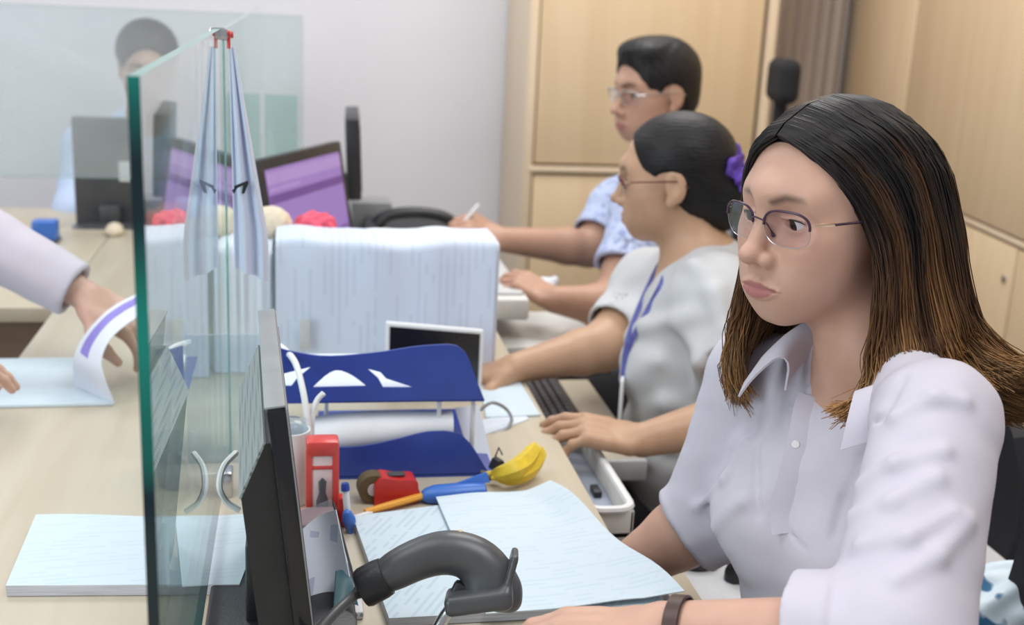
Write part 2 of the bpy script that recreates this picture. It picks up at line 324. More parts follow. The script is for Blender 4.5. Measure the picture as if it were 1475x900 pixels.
class Inter:
    def __init__(s, *prims, k=.002): s.q = prims; s.k = k; s.c, s.R = prims[0].c, prims[0].R
    def __call__(s, p):
        d = s.q[0](p)
        for x in s.q[1:]: d = smax(d, x(p), s.k)
        return d
class Sdf:
    def __init__(s, ops=None): s.ops = ops or []; s.disp = None
    def u(s, prim, k=.01): s.ops.append((1, prim, k)); return s
    def c(s, prim, k=.004): s.ops.append((-1, prim, k)); return s
    def inter(s, prim, k=.004): s.ops.append((0, prim, k)); return s
    def __call__(s, p):
        p = np.asarray(p, 'f4'); c = (p.min(0) + p.max(0)) / 2; rad = float(np.linalg.norm(p.max(0) - c)); d = np.full(len(p), .3, 'f4')
        for t, q, k in s.ops:
            if q.R is not None and np.linalg.norm(q.c - c) - q.R - rad > .05 + k: continue
            v = q(p)
            d = smin(d, v, k) if t == 1 else smax(d, -v, k) if t == -1 else smax(d, v, k)
        if s.disp is not None: d = d + s.disp(p)
        return d
def axis_coords(lo, hi, h, fine=()):
    x = [lo]
    while x[-1] < hi:
        st = h
        for a, b, f in fine:
            if a <= x[-1] <= b: st = min(st, f)
            elif x[-1] < a < x[-1] + st and f < st: st = max(f, a - x[-1])
        x.append(x[-1] + st)
    return np.array(x, 'f4')
def surface(fn, X, Y, Z, B=10):
    n = [int(math.ceil((len(a) - 1) / B)) for a in (X, Y, Z)]
    ext = lambda a, m: np.concatenate([a, a[-1] + (a[-1] - a[-2]) * np.arange(1, m * B + 1 - len(a) + 1)]).astype('f4') if m * B + 1 > len(a) else a
    X, Y, Z = ext(X, n[0]), ext(Y, n[1]), ext(Z, n[2])
    D = np.full((len(X), len(Y), len(Z)), .05, 'f4')
    mid = lambda A, m: (A[np.arange(m) * B] + A[np.arange(m) * B + B]) / 2
    hal = lambda A, m: (A[np.arange(m) * B + B] - A[np.arange(m) * B]) / 2
    G = np.stack(np.meshgrid(mid(X, n[0]), mid(Y, n[1]), mid(Z, n[2]), indexing='ij'), -1).reshape(-1, 3)
    H = np.sqrt((np.stack(np.meshgrid(hal(X, n[0]), hal(Y, n[1]), hal(Z, n[2]), indexing='ij'), -1).reshape(-1, 3) ** 2).sum(1))
    dc = fn(G); out = dc > H * 1.1 + .012; ins = dc < -(H * 1.6 + .02)
    for q, (i, j, k) in enumerate(np.ndindex(*n)):
        if out[q]: continue
        sl = (slice(i * B, i * B + B + 1), slice(j * B, j * B + B + 1), slice(k * B, k * B + B + 1))
        if ins[q]: D[sl] = dc[q]; continue
        g = np.stack(np.meshgrid(X[sl[0]], Y[sl[1]], Z[sl[2]], indexing='ij'), -1).reshape(-1, 3); D[sl] = fn(g).reshape(B + 1, B + 1, B + 1)
    S = D < 0
    c = [S[a:S.shape[0] - 1 + a, b:S.shape[1] - 1 + b, d:S.shape[2] - 1 + d] for a in (0, 1) for b in (0, 1) for d in (0, 1)]
    cnt = sum(x.astype('i1') for x in c); act = (cnt > 0) & (cnt < 8); I, J, K = np.nonzero(act); idx = np.full(act.shape, -1, 'i4'); idx[I, J, K] = np.arange(len(I))
    acc = np.zeros((len(I), 3)); w = np.zeros(len(I))
    C = [(a, b, d) for a in (0, 1) for b in (0, 1) for d in (0, 1)]
    for p in range(8):
        for q in range(p + 1, 8):
            if sum(abs(C[p][m] - C[q][m]) for m in range(3)) != 1: continue
            d0 = D[I + C[p][0], J + C[p][1], K + C[p][2]]; d1 = D[I + C[q][0], J + C[q][1], K + C[q][2]]; x = (d0 < 0) != (d1 < 0)
            t = np.where(x, d0 / np.where(x, d0 - d1, 1), 0)
            for m, A, Ii in ((0, X, I), (1, Y, J), (2, Z, K)):
                a0 = A[Ii + C[p][m]]; a1 = A[Ii + C[q][m]]; acc[:, m] += np.where(x, a0 + (a1 - a0) * t, 0)
            w += x
    V = acc / w[:, None]; Fq = []
    for ax in range(3):
        sl0 = [slice(None)] * 3; sl1 = [slice(None)] * 3; sl0[ax] = slice(0, -1); sl1[ax] = slice(1, None)
        e = S[tuple(sl0)] != S[tuple(sl1)]; o1, o2 = [(1, 2), (2, 0), (0, 1)][ax]
        ij = list(np.nonzero(e)); ok = (ij[o1] > 0) & (ij[o2] > 0) & (ij[o1] < S.shape[o1] - 1) & (ij[o2] < S.shape[o2] - 1); ij = [a[ok] for a in ij]
        def g(d1, d2): q = [a.copy() for a in ij]; q[o1] -= d1; q[o2] -= d2; return idx[q[0], q[1], q[2]]
        f = np.stack([g(1, 1), g(0, 1), g(0, 0), g(1, 0)], 1); fl = ~S[ij[0], ij[1], ij[2]]; f[fl] = f[fl][:, ::-1]; Fq.append(f)
    return V, np.vstack(Fq)
def quads_mesh(name, V, Fq, mats, parent=None, loc=None):
    me = bpy.data.meshes.new(name); o = bpy.data.objects.new(name, me); COL.objects.link(o); base = np.zeros(3)
    if parent is not None: o.parent = parent; base = origin_of(parent)
    if loc is not None: o.location = tuple(np.asarray(loc) - base); base = np.asarray(loc, float)
    me.vertices.add(len(V)); me.vertices.foreach_set('co', (V - base).astype('f4').ravel()); me.loops.add(Fq.size); me.loops.foreach_set('vertex_index', Fq.astype('i4').ravel())
    me.polygons.add(len(Fq)); me.polygons.foreach_set('loop_start', np.arange(0, Fq.size, Fq.shape[1], dtype='i4')); me.polygons.foreach_set('use_smooth', np.ones(len(Fq), bool))
    me.update(calc_edges=True); me.validate()
    for m in (mats if isinstance(mats, (list, tuple)) else [mats]): me.materials.append(MT[m] if isinstance(m, str) else m)
    return o
def color_attr(o, name, C):
    a = o.data.color_attributes.new(name, 'FLOAT_COLOR', 'POINT'); a.data.foreach_set('color', np.hstack([C, np.ones((len(C), 1))]).astype('f4').ravel())
def bounds(s):
    lo = np.min([q.c - q.R for t, q, k in s.ops if t == 1], 0) - .02; hi = np.max([q.c + q.R for t, q, k in s.ops if t == 1], 0) + .02; return lo, hi
def sdf_obj(s, name, m, parent=None, h=.003, loc=None, fine=None, lo=None, hi=None):
    l, g = bounds(s); l = l if lo is None else np.maximum(l, lo); g = g if hi is None else np.minimum(g, hi)
    fx = fine or [(), (), ()]
    V, Fq = surface(s, axis_coords(l[0], g[0], h, fx[0]), axis_coords(l[1], g[1], h, fx[1]), axis_coords(l[2], g[2], h, fx[2]))
    return quads_mesh(name, V, Fq, m, parent, loc)
def hit(fn, px, py, d0=.5, d1=4.5):
    r = ray(px, py).astype('f4'); d = d0
    for _ in range(200):
        v = float(fn((CAM_O + r * d)[None].astype('f4'))[0])
        if abs(v) < .0004: break
        d += max(min(v * .8, .04), -.01)
        if d > d1: return None
    return CAM_O + r * d
# ------------------------------------------------------------------ the room
def struct(name, mb, m): o = mb.build(name, m); tag(o, None, None, kind='structure'); return o
struct('floor', MB().box((-.3, 1.4, -.05), (7.4, 6.4, .1)), 'floor')
struct('wall_back', MB().box((-.3, 4.40, 1.4), (7.4, .1, 2.8)), 'wall')
struct('wall_right', MB().box((2.75, 1.9, 1.4), (.1, 5.2, 2.8)), 'wall')
# ---- cabinets along the back and the right
def cabinet_front(root, o, ex, w, z0, z1, parts, m='cab'):
    """doors in the plane through o along ex; parts = (name, x0, x1, z0, z1)"""
    ex = np.asarray(ex, float); nrm = np.cross(ex, (0, 0, 1)); R = np.stack([ex, -nrm, np.array([0, 0, 1.])], 1); out = []
    for nm, a, b, c, d in parts:
        mb = MB(); mb.box(np.asarray(o) + ex * (a + b) / 2 + nrm * .010 + np.array([0, 0, (c + d) / 2]), (b - a, .020, d - c), R=R, bevel=.003); out.append(mb.build(nm, m, root))
    return out
CX = -.022
r = thing('cabinet', (1.18, 3.92, 0), 'tall beech cabinet against the back wall, behind the two far clerks', 'cabinet')
mb = MB(); mb.box((1.185 + CX, 4.125, 1.2), (.83, .42, 2.4)); mb.build('carcass', 'gap', r)
mb = MB(); mb.box((.775 + CX, 4.115, 1.2), (.03, .45, 2.4), bevel=.002); mb.build('side_panel', 'cabedge', r)
mb = MB(); mb.box((1.595 + CX, 4.115, 1.2), (.03, .45, 2.4), bevel=.002); mb.build('side_panel', 'cabedge', r)
mb = MB(); mb.box((1.18 + CX, 3.900, .808), (.80, .03, .020), bevel=.003); mb.build('rail', 'cabedge', r)
cabinet_front(r, (0.79 + CX, 3.915, 0), (1, 0, 0), .79, 0, 2.4, [('upper_door', .006, .772, .828, 2.38), ('lower_door', .006, .772, .08, .788)])
mb = MB(); 
A = np.array([2.075, 4.33, 0]); B = np.array([1.615, .55, 0]); ex = unit(B - A); nrm = np.cross(ex, (0, 0, 1)); Lc = np.linalg.norm(B - A); Rc = np.stack([ex, -nrm, np.array([0, 0, 1.])], 1)
def along(px, py): q = ray(px, py); M_ = np.array([[q[0], -ex[0]], [q[1], -ex[1]]]); return np.linalg.solve(M_, A[:2])[1]
s1 = along(1324, 60); s2 = along(1462, 450); e0 = along(1188, 100)
def side_cab(s0, s1_, label, parts):
    c = A + ex * (s0 + s1_) / 2; r = thing('cabinet', c, label, 'cabinet', None)
    mb = MB(); mb.box(c - nrm * .24 + np.array([0, 0, 1.2]), (s1_ - s0, .44, 2.4), R=Rc); mb.build('carcass', 'gap', r)
    mb = MB(); mb.box(A + ex * (s0 + .010) - nrm * .22 + np.array([0, 0, 1.2]), (.02, .46, 2.4), R=Rc, bevel=.002); mb.build('side_panel', 'cabedge', r)
    mb = MB(); mb.box(c + nrm * .006 + np.array([0, 0, .800]), (s1_ - s0, .030, .016), R=Rc, bevel=.003); mb.build('rail', 'cabedge', r)
    return r, cabinet_front(r, A, ex, 0, 0, 2.4, parts)
r, d = side_cab(e0, s1 - .004, 'tall beech cabinet on the right wall, the farther one, above the front woman\'s head', [('upper_door', e0 + .03, s1 - .010, .815, 2.38), ('lower_door', e0 + .03, s1 - .010, .08, .785)])
r, d = side_cab(s1, Lc, 'tall beech cabinet on the right wall, the nearer one, with a small lock', [('upper_door', s1 + .012, Lc, .815, 2.38), ('lower_door', s1 + .012, s2 - .005, .08, .785), ('lower_door', s2 + .005, Lc, .08, .785)])
q = A + ex * (s2 - .045) + nrm * .020; mb = MB(); mb.lathe([(.0001, 0), (.011, 0), (.011, .004), (.008, .006), (.0001, .006)], q + np.array([0, 0, .695]), R=np.stack([ex, np.array([0, 0, 1.]), nrm], 1) @ np.diag([1, 1, 1.])); mb.build('lock', 'metal', d[1])
# curtain in the gap between the cabinets
G = []
for i in range(60): x = 1.60 + .40 * i / 59; G.append([[x, 4.24 + .018 * math.sin(i * .9), z] for z in (.02, .8, 1.6, 2.4)])
single(MB().sheet(np.array(G), .003), 'curtain', 'shade_cloth', 'taupe curtain hanging in the gap between the beech cabinets', 'curtain')
# ---- counters
r = thing('service_counter', (-.05, 1.7, 0), 'long maple counter with papers and monitors, running away from the camera', 'counter')
mb = MB(); mb.box((-.048, 1.60, .739), (.84, 2.96, .022), bevel=.003); mb.build('counter_top', 'desk', r)
mb = MB(); mb.box((-.43, 1.225, .364), (.02, 2.15, .728)); mb.build('front_panel', 'brown', r)
for y in (.16, 1.28, 2.66): mb = MB(); mb.box((.02, y, .364), (.66, .022, .728)); mb.build('support_panel', 'cabedge', r)
r = thing('side_counter', (-1.15, 2.7, 0), 'maple side counter with a brown front panel, at the left edge', 'counter')
mb = MB(); mb.box((-1.185, 2.70, .735), (1.43, .76, .030), bevel=.003); mb.build('counter_top', 'desk', r)
mb = MB(); mb.box((-1.185, 2.40, .36), (1.40, .02, .72)); mb.build('front_panel', 'brown', r)
mb = MB(); mb.box((-1.86, 2.70, .36), (.02, .62, .72)); mb.build('end_panel', 'brown', r)
r = thing('desk', (-.35, 3.32, 0), 'light desk behind the counter end, holding the dark far monitor', 'desk')
mb = MB(); mb.box((-.50, 3.27, .722), (1.3, .36, .025), bevel=.003); mb.build('desk_top', 'desk', r)
for x in (-1.12, .12): mb = MB(); mb.box((x, 3.27, .355), (.022, .32, .71)); mb.build('end_panel', 'cabedge', r)
def glass(x0, x1, y0, y1, z0, z1, m='glass'):
    mb = MB(); V = [(x, y, z) for x in (x0, x1) for y in (y0, y1) for z in (z0, z1)]; F = [[0, 1, 3, 2], [4, 6, 7, 5], [0, 4, 5, 1], [2, 3, 7, 6], [0, 2, 6, 4], [1, 5, 7, 3]]
    thin_x = (x1 - x0) < (y1 - y0); mm = [0, 0, 1, 0, 1, 1] if thin_x else [1, 1, 0, 0, 1, 1]; 
    for f, k in zip(F, mm): mb.add([V[i] for i in f], [[0, 1, 2, 3]], k)
    n = 0; VV = np.array(V); m2 = MB(); m2.V = [VV]; m2.F = F; m2.m = mm; m2.s = [False] * 6; m2.n = 8; return m2
def clamp(x, y, z, parent=None, up=1):
    mb = MB(); mb.box((x, y, z), (.022, .016, .014), bevel=.003, m=0); mb.lathe([(.0001, 0), (.004, 0), (.0035, .003), (.0001, .003)], (x + .011, y, z), R=roty(PI / 2), m=1); return mb.build('clamp', ['metal', 'red'], parent)
GX = -.101
t = thing('glass_screen', (GX, 1.12, .75), 'near clear glass screen with a thick green-black edge, standing along the counter', 'glass screen')
glass(GX, GX + .0075, .735, 1.503, .782, 1.322).build('pane', ['glass', 'edge'], t)
for y in (.80, 1.42): mb = MB(); mb.box((GX + .004, y, .767), (.024, .03, .034), bevel=.003); mb.build('foot', 'metal', t)
clamp(GX + .004, 1.492, 1.316, t)
t = thing('glass_screen', (GX, 2.2, .75), 'second clear glass screen along the counter, behind the hanging white pennant', 'glass screen')
glass(GX, GX + .0075, 1.548, 2.93, .752, 1.318).build('pane', ['glass', 'edge2'], t); clamp(GX + .004, 1.556, 1.312, t)
t = thing('glass_screen', (-.8, 3.06, .75), 'wide hazy glass screen across the counter end, in front of the far person', 'glass screen')
glass(-1.75, .006, 3.055, 3.063, .885, 1.300).build('pane', ['glass_far', 'edge'], t)
for x in (-1.70, -.95, -.02): mb = MB(); mb.lathe([(.009, 0), (.009, .137), (.0001, .137)], (x, 3.059, .75)); mb.build('post', 'metal', t)
t = single(glass(-.088, -.008, 3.000, 3.007, .75, 1.109), 'glass_screen', ['glass_green', 'edge'], 'low greenish glass panel left of the purple-screened monitor', 'glass screen')
t = single(glass(-.205, -.038, 1.520, 1.527, .75, .930, 'acrylic'), 'acrylic_divider', ['acrylic', 'acrylic'], 'low clear acrylic divider crossing the gap between the two glass screens', 'divider')
# ------------------------------------------------------------------ people
class Fr:
    """a frame: f forward, l the person's left, u up"""
    def __init__(s, o, f, up=(0, 0, 1), roll=0, sc=1):
        s.o = np.asarray(o, float); s.f = unit(f); s.l = unit(np.cross(up, s.f)); s.u = np.cross(s.f, s.l)
        if roll: c, n = math.cos(roll), math.sin(roll); s.l, s.u = c * s.l + n * s.u, c * s.u - n * s.l
        s.M = np.stack([s.f, s.l, s.u]); s.s = sc
    def p(s, f, l, u): return s.o + s.s * (f * s.f + l * s.l + u * s.u)
    def loc(s, q): return (np.asarray(q) - s.o) @ s.M.T / s.s
def head_ops(S, T, male=False, open_eyes=.0045, wide=1.0, base=False):
    k = T.s; E = lambda c, r: Ell(T.p(*c), np.array(r) * k, T.M); C = lambda a, b, ra, rb: Cone(T.p(*a), T.p(*b), ra * k, rb * k)
    S.u(E((-.012, 0, .035), (.094, .074 * wide, .077)), .02)
    S.u(E((.026, 0, -.012), (.061, .063 * wide, .085)), .03)
    S.u(E((.030, 0, -.061), (.051, (.052 if male else .0455) * wide, .041)), .03)
    S.u(C((.064, -.010 if male else -.005, -.0915), (.064, .010 if male else .005, -.0915), .0178, .0178), .028)
    for s in (-1, 1):
        S.u(E((.050, s * .040 * wide, -.022), (.026, .023, .022)), .026)
        S.u(E((.046, s * .027, -.058), (.031, .024, .028)), .03)
        S.u(C((.0805, 0, .022), (.064, s * .038, .021), .0125, .0115), .02)
    for s in (-1, 1): S.c(E((.103, s * .032, -.001), (.022, .021, .0165)), .02)
    for s in (-1, 1):
        S.u(E((.0685, s * .0315, -.001), (.0142, .0150, .0135)), .006)
        S.c(E((.0830, s * .0315, -.0025), (.012, .0130, open_eyes)), .0015)
        S.u(C((.0835, s * .019, .0035), (.0775, s * .044, .0030), .0016, .0014), .003)          # lid fold
    S.u(C((.0845, 0, .010), (.1025, 0, -.030), .0070, .0092), .013); S.u(E((.1065, 0, -.0350), (.0118, .0108, .0092)), .007)
    for s in (-1, 1): S.u(E((.0935, s * .0138, -.0400), (.0115, .0070, .0080)), .006)
    for s in (-1, 1): S.c(E((.0985, s * .0065, -.0465), (.0055, .0032, .0035)), .003)
    S.u(E((.068, 0, -.067), (.022, .034, .022)), .018)
    if base: return
    for s in (-1, 1):
        L = [0, .005, .012, .019, .0255]
        for tone, us, rs in ((0, (-.0650, -.0640, -.0652, -.0675, -.0692), (.0040, .0046, .0042, .0032, .0016)), (1, (-.0758, -.0757, -.0745, -.0722, -.0702), (.0058, .0058, .0050, .0036, .0016))):
            pts = [(FS(l, u) + .0012 - r * .45, s * l, u) for l, u, r in zip(L, us, rs)]
            for a in range(4): S.u(C(pts[a], pts[a + 1], rs[a], rs[a + 1]), .003)
        L = [0, .007, .015, .022, .0275]; us = (-.0700, -.0694, -.0696, -.0700, -.0706); pts = [(FS(l, u) + .0052 * (1 - (l / .0275) ** 2) + .0002, s * l, u) for l, u in zip(L, us)]
        for a in range(4): S.c(C(pts[a], pts[a + 1], .0015, .0010), .0016)
    for s in (-1, 1):
        S.u(E((-.010, s * .0745 * wide, -.006), (.0185, .0075, .031)), .006); S.u(E((.000, s * .0735 * wide, -.034), (.009, .006, .010)), .005)
        S.c(E((-.006, s * .0835 * wide, -.004), (.0105, .0060, .019)), .004)
_HB = Sdf(); head_ops(_HB, Fr((0, 0, 0), (1, 0, 0)), base=True)
def FS(l, u):
    f = np.linspace(.13, .03, 400); d = _HB(np.stack([f, np.full(400, l), np.full(400, u)], 1)); i = int(np.argmax(d < 0)); return float(f[i])
def skin_color(V, T, base, lip, brow=(.035, .022, .018), brow_w=.0042, male=False, lash=True):
    q = T.loc(V).astype('f4'); C = np.tile(np.array(base, 'f4'), (len(V), 1))
    near = np.linalg.norm(q - np.array([.05, 0, -.02]), axis=1) < .16
    mixc = lambda C, w, col: C * (1 - w[:, None]) + np.array(col, 'f4') * w[:, None]
    sm = lambda d, a, b: np.clip((b - d) / (b - a), 0, 1)
    ck = np.minimum(np.linalg.norm(q - np.array([.062, .042, -.030]), axis=1), np.linalg.norm(q - np.array([.062, -.042, -.030]), axis=1))
    C = mixc(C, sm(ck, .008, .034) * .22, (base[0] * 1.02, base[1] * .78, base[2] * .74))
    nb = np.linalg.norm(q - np.array([.105, 0, -.038]), axis=1); C = mixc(C, sm(nb, .006, .02) * .25, (base[0], base[1] * .78, base[2] * .74))
    al = np.abs(q[:, 1]) / .0245; ac = np.clip(al, 0, 1); up_ = -.0622 - .0072 * ac ** 1.7 - .0016 * np.exp(-(q[:, 1] / .0035) ** 2); lo_ = -.0805 + .0110 * ac ** 2.2
    ins = np.minimum(np.minimum(up_ - q[:, 2], q[:, 2] - lo_), (1 - al) * .01); C = mixc(C, np.clip(ins / .0010 + .5, 0, 1) * (q[:, 0] > .06) * (q[:, 2] > -.1), lip)
    B = np.full(len(V), 1., 'f4')
    for s in (-1, 1):
        pts = [(.093, s * .014, .0185), (.088, s * .026, .0235), (.077, s * .040, .0225), (.066, s * .049, .0165)]
        w = [brow_w, brow_w * 1.05, brow_w * .8, brow_w * .4]
        for a in range(3):
            qq = q * np.array([.5, 1, 1], 'f4'); B = np.minimum(B, Cone(np.array(pts[a]) * [.5, 1, 1], np.array(pts[a + 1]) * [.5, 1, 1], w[a], w[a + 1])(qq))
    C = mixc(C, sm(B, -.0025, .0022) * .7 * near * (q[:, 0] > .03), brow)
    if lash:
        Z = np.full(len(V), 1., 'f4')
        for s in (-1, 1):
            pts = [(.0835, s * .0195, -.0015), (.0855, s * .0300, .0026), (.0800, s * .0400, .0012), (.0745, s * .0455, -.001)]
            for a in range(3): Z = np.minimum(Z, Cone(pts[a], pts[a + 1], .0007, .0009)(q))
        C = mixc(C, sm(Z, -.0001, .0012) * .85 * near, (.02, .014, .014))
    return C
MT['lash'] = mat('dark_lashes', (.015, .011, .010), .6)
def eye(T, s, gaze, parent, open_=.0045):
    c = T.p(.0685, s * .0315, -.001); r = .0131 * T.s; g = unit(gaze); a = unit(np.cross(g, (0, 0, 1))); b = np.cross(g, a); nv, nu = 22, 24; th = np.concatenate([[.001], np.linspace(.18, .62, 8), np.linspace(.75, PI, nv - 9)])
    V = []; 
    for t in th:
        for u in np.linspace(0, 2 * PI, nu, endpoint=False): V.append(c + r * (math.cos(t) * g + math.sin(t) * (math.cos(u) * a + math.sin(u) * b)))
    F = [[i * nu + j, i * nu + (j + 1) % nu, (i + 1) * nu + (j + 1) % nu, (i + 1) * nu + j] for i in range(nv - 1) for j in range(nu)]
    mi = [1 if i < 2 else 2 if i < 7 else 0 for i in range(nv - 1) for j in range(nu)]
    mb = MB(); cc = np.array([.0685, s * .0315, -.001]); pts = []
    for l in np.linspace(-.0124, .0124, 15): u = -.0025 + open_ * math.sqrt(max(0, 1 - (l / .0130) ** 2)); d_ = np.array([math.sqrt(max(1e-9, .0150 ** 2 - l * l - (u + .001) ** 2)), l, u + .001]); pts.append(T.p(*(cc + d_)))
    mb.tube(pts, np.interp(np.linspace(-1, 1, 15), [-1, -.5, .5, 1], [.0004, .0008, .0009, .0005]) * T.s, 6); mb.build('eyelashes', 'lash', parent)
    return link_mesh('eye', V, F, ['eyewhite', 'pupil', 'iris'], parent, mi=mi)
MT['eyewhite'] = mat('eye_white', (.72, .68, .68), .15); MT['pupil'] = mat('pupil', (.004, .004, .005), .05); MT['iris'] = mat('dark_iris', (.035, .016, .010), .08)
def hand_ops(S, wrist, d, up, thumb, curls, spread=.06, k=1.0, thumb_in=.35):
    """d: along the palm; up: back of the hand; thumb: +1/-1 side (cross(up,d) * thumb)"""
    d = unit(d); up = np.asarray(up, float); up = unit(up - d * (up @ d)); lat = np.cross(up, d) * thumb; w = np.asarray(wrist, float); M = np.stack([d, lat, up])
    S.u(Ell(w + d * .012 * k, np.array([.030, .026, .017]) * k, M), .012)
    S.u(Box(w + d * .050 * k - up * .002, np.array([.040, .036, .0115]) * k, M, .010 * k), .014)
    S.u(Ell(w + d * .034 * k + lat * .022 * k - up * .010 * k, np.array([.028, .017, .013]) * k, M), .012)
    ln = (.068, .076, .071, .056); tips = []
    for i in range(4):
        b = w + d * (.086, .090, .087, .080)[i] * k + lat * (.028, .0095, -.0095, -.0275)[i] * k; a0 = (1.5 - i) * spread; dd = unit(d * math.cos(a0) + lat * math.sin(a0)); ang = 0
        S.u(Cone(b - d * .03 * k, b, .009 * k, .0098 * k), .006)
        for jn in range(3):
            ang += curls[i][jn] if hasattr(curls[i], '__len__') else curls[i] * (.8, 1.0, .7)[jn]
            e = b + (dd * math.cos(ang) - up * math.sin(ang)) * ln[i] * k * (.45, .31, .24)[jn]; rr = (.0092, .0082, .0074, .0062); sc = k * (.86 if i == 3 else 1)
            S.u(Cone(b, e, rr[jn] * sc, rr[jn + 1] * sc), .004); b = e
        tips.append(b)
    b = w + d * .026 * k + lat * .026 * k - up * .006 * k; dirs = [unit(d * .62 + lat * .72 - up * .25), unit(d * .85 + lat * (.5 - thumb_in) - up * .30), unit(d * .92 + lat * (.25 - thumb_in) - up * .35)]
    for jn in range(3): e = b + dirs[jn] * (.036, .031, .026)[jn] * k; S.u(Cone(b, e, (.0125, .0105, .0092)[jn] * k, (.0105, .0092, .0068)[jn] * k), .008); b = e
    return tips
def torso_ops(S, J, off=0, female=True, wide=1.0, sr=1.0, bust=1.0, fd=1.0):
    T = Fr(J['pelvis'], J['F']); up = unit(np.asarray(J['nb']) - J['pelvis']); T = Fr(J['pelvis'], np.asarray(J['F']) - up * (np.asarray(J['F']) @ up), up); H = np.linalg.norm(np.asarray(J['nb']) - J['pelvis'])
    E = lambda c, r, k: S.u(Ell(T.p(*c), np.array(r) * [fd, wide, 1] + off, T.M), k)
    E((0, 0, 0), (.115, .165, .13), .05); E((.0, 0, .36 * H), (.098, .128, .15), .08); E((.0, 0, (.68 - .10 * (1 - sr)) * H), (.103, .142, .16 - .08 * (1 - sr)), .08)
    for s, n in ((1, 'Ls'), (-1, 'Rs')):
        sh = np.asarray(J[n]); S.u(Cone(T.p(-.01, s * .05, .84 * H), sh, .060 * sr + off, .047 * sr + off), .05 * sr); S.u(Cone(T.p(-.018, s * .025, H * 1.0), sh * .85 + T.p(0, 0, .85 * H) * .15, .036 * sr + off, .034 * sr + off), .045 * sr)
        if female: S.u(Ell(T.p(.072 * fd, s * .066, .64 * H), np.array([.052, .058, .056]) * bust + off, T.M), .045)
    return T, H
def arm_ops(S, J, s, off=0, upto=None, r=(.047, .040, .036, .024)):
    a, b, c = (np.asarray(J[s + n]) for n in ('s', 'e', 'w')); S.u(Cone(a, b, r[0] + off, r[1] + off), .03)
    if upto is None: m = b + (c - b) * .25; S.u(Cone(b, m, r[1] + off, r[2] + .003 + off), .02); S.u(Cone(m, c, r[2] + .003 + off, r[3] + off), .012)
def leg_ops(S, J, off=0, shoe=False):
    T = Fr(J['pelvis'], J['F'])
    for s in (1, -1):
        hp = T.p(0, s * .085, -.03); kn = np.asarray(J['knee' + 'RL'[s > 0]]) if 'kneeL' in J else T.p(.40, s * .10, -.02); an = np.array([kn[0] + T.f[0] * J.get('tuck', -.05), kn[1] + T.f[1] * J.get('tuck', -.05), .10]); J['an' + 'RL'[s > 0]] = an
        S.u(Cone(hp, kn, .080 + off, .056 + off), .05); S.u(Cone(kn, an, .053 + off, .036 + off), .03)
        if not off: S.u(Cone(an + [0, 0, -.035], an + T.f * .15 + np.array([0, 0, -.07]), .032, .022), .03)
def make_body(name, J, T, skin, lip, parent, fine_h=.002, base_h=.006, hands=(), male=False, hand_h=.0028, brow_w=.0042, open_eyes=.0045, wide=1.0, neck_r=.050, legs=True, female_torso=False, twide=1.0, sr=1.0, fd=1.0):
    S = Sdf(); head_ops(S, T, male, open_eyes, wide); nb = np.asarray(J['nb'])
    S.u(Cone(T.p(-.022, 0, -.055), nb + (T.p(-.022, 0, -.055) - nb) * .12, neck_r * T.s, neck_r * 1.04), .028)
    torso_ops(S, J, 0, female_torso, twide, sr, 1.0, fd)
    for s in 'LR': arm_ops(S, J, s, r=J.get('ar', (.047, .040, .036, .024)))
    if legs: leg_ops(S, J)
    fx = [[], [], []]
    for i in range(3): fx[i].append((T.o[i] - .13 * T.s, T.o[i] + .13 * T.s, fine_h))
    for h in hands:
        hand_ops(S, *h[:5], **(h[5] if len(h) > 5 else {})); c = np.asarray(h[0]) + unit(h[1]) * .09
        for i in range(3): fx[i].append((c[i] - .11, c[i] + .11, hand_h))
    o = sdf_obj(S, name, 'skin_' + J['id'], parent, base_h, fine=fx)
    V = np.empty(len(o.data.vertices) * 3, 'f4'); o.data.vertices.foreach_get('co', V); V = V.reshape(-1, 3) + origin_of(o)
    color_attr(o, 'skin_tone', skin_color(V, T, skin, lip, male=male, brow_w=brow_w)); return o, S
def hair_cap(T, off=.009, cut=None, wide=1.0, extra=None, nape=-.055, ears=True):
    S = Sdf(); k = T.s; E = lambda c, r: Ell(T.p(*c), np.array(r) * k, T.M)
    S.u(E((-.012, 0, .035), np.array([.094, .074 * wide, .077]) + off), .02); S.u(E((-.040, 0, -.015), np.array([.060, .060 * wide, .060]) + off), .02)
    for c, r, kk in (cut or [((.105, 0, -.030), (.088, .092, .098), .010)]): S.c(E(c, r), kk)
    S.c(Half(T.p(0, 0, nape), T.u), .01)
    if ears:
        for s in (-1, 1): S.c(E((.006, s * .085, -.020), (.030, .03, .042)), .006)
    return S
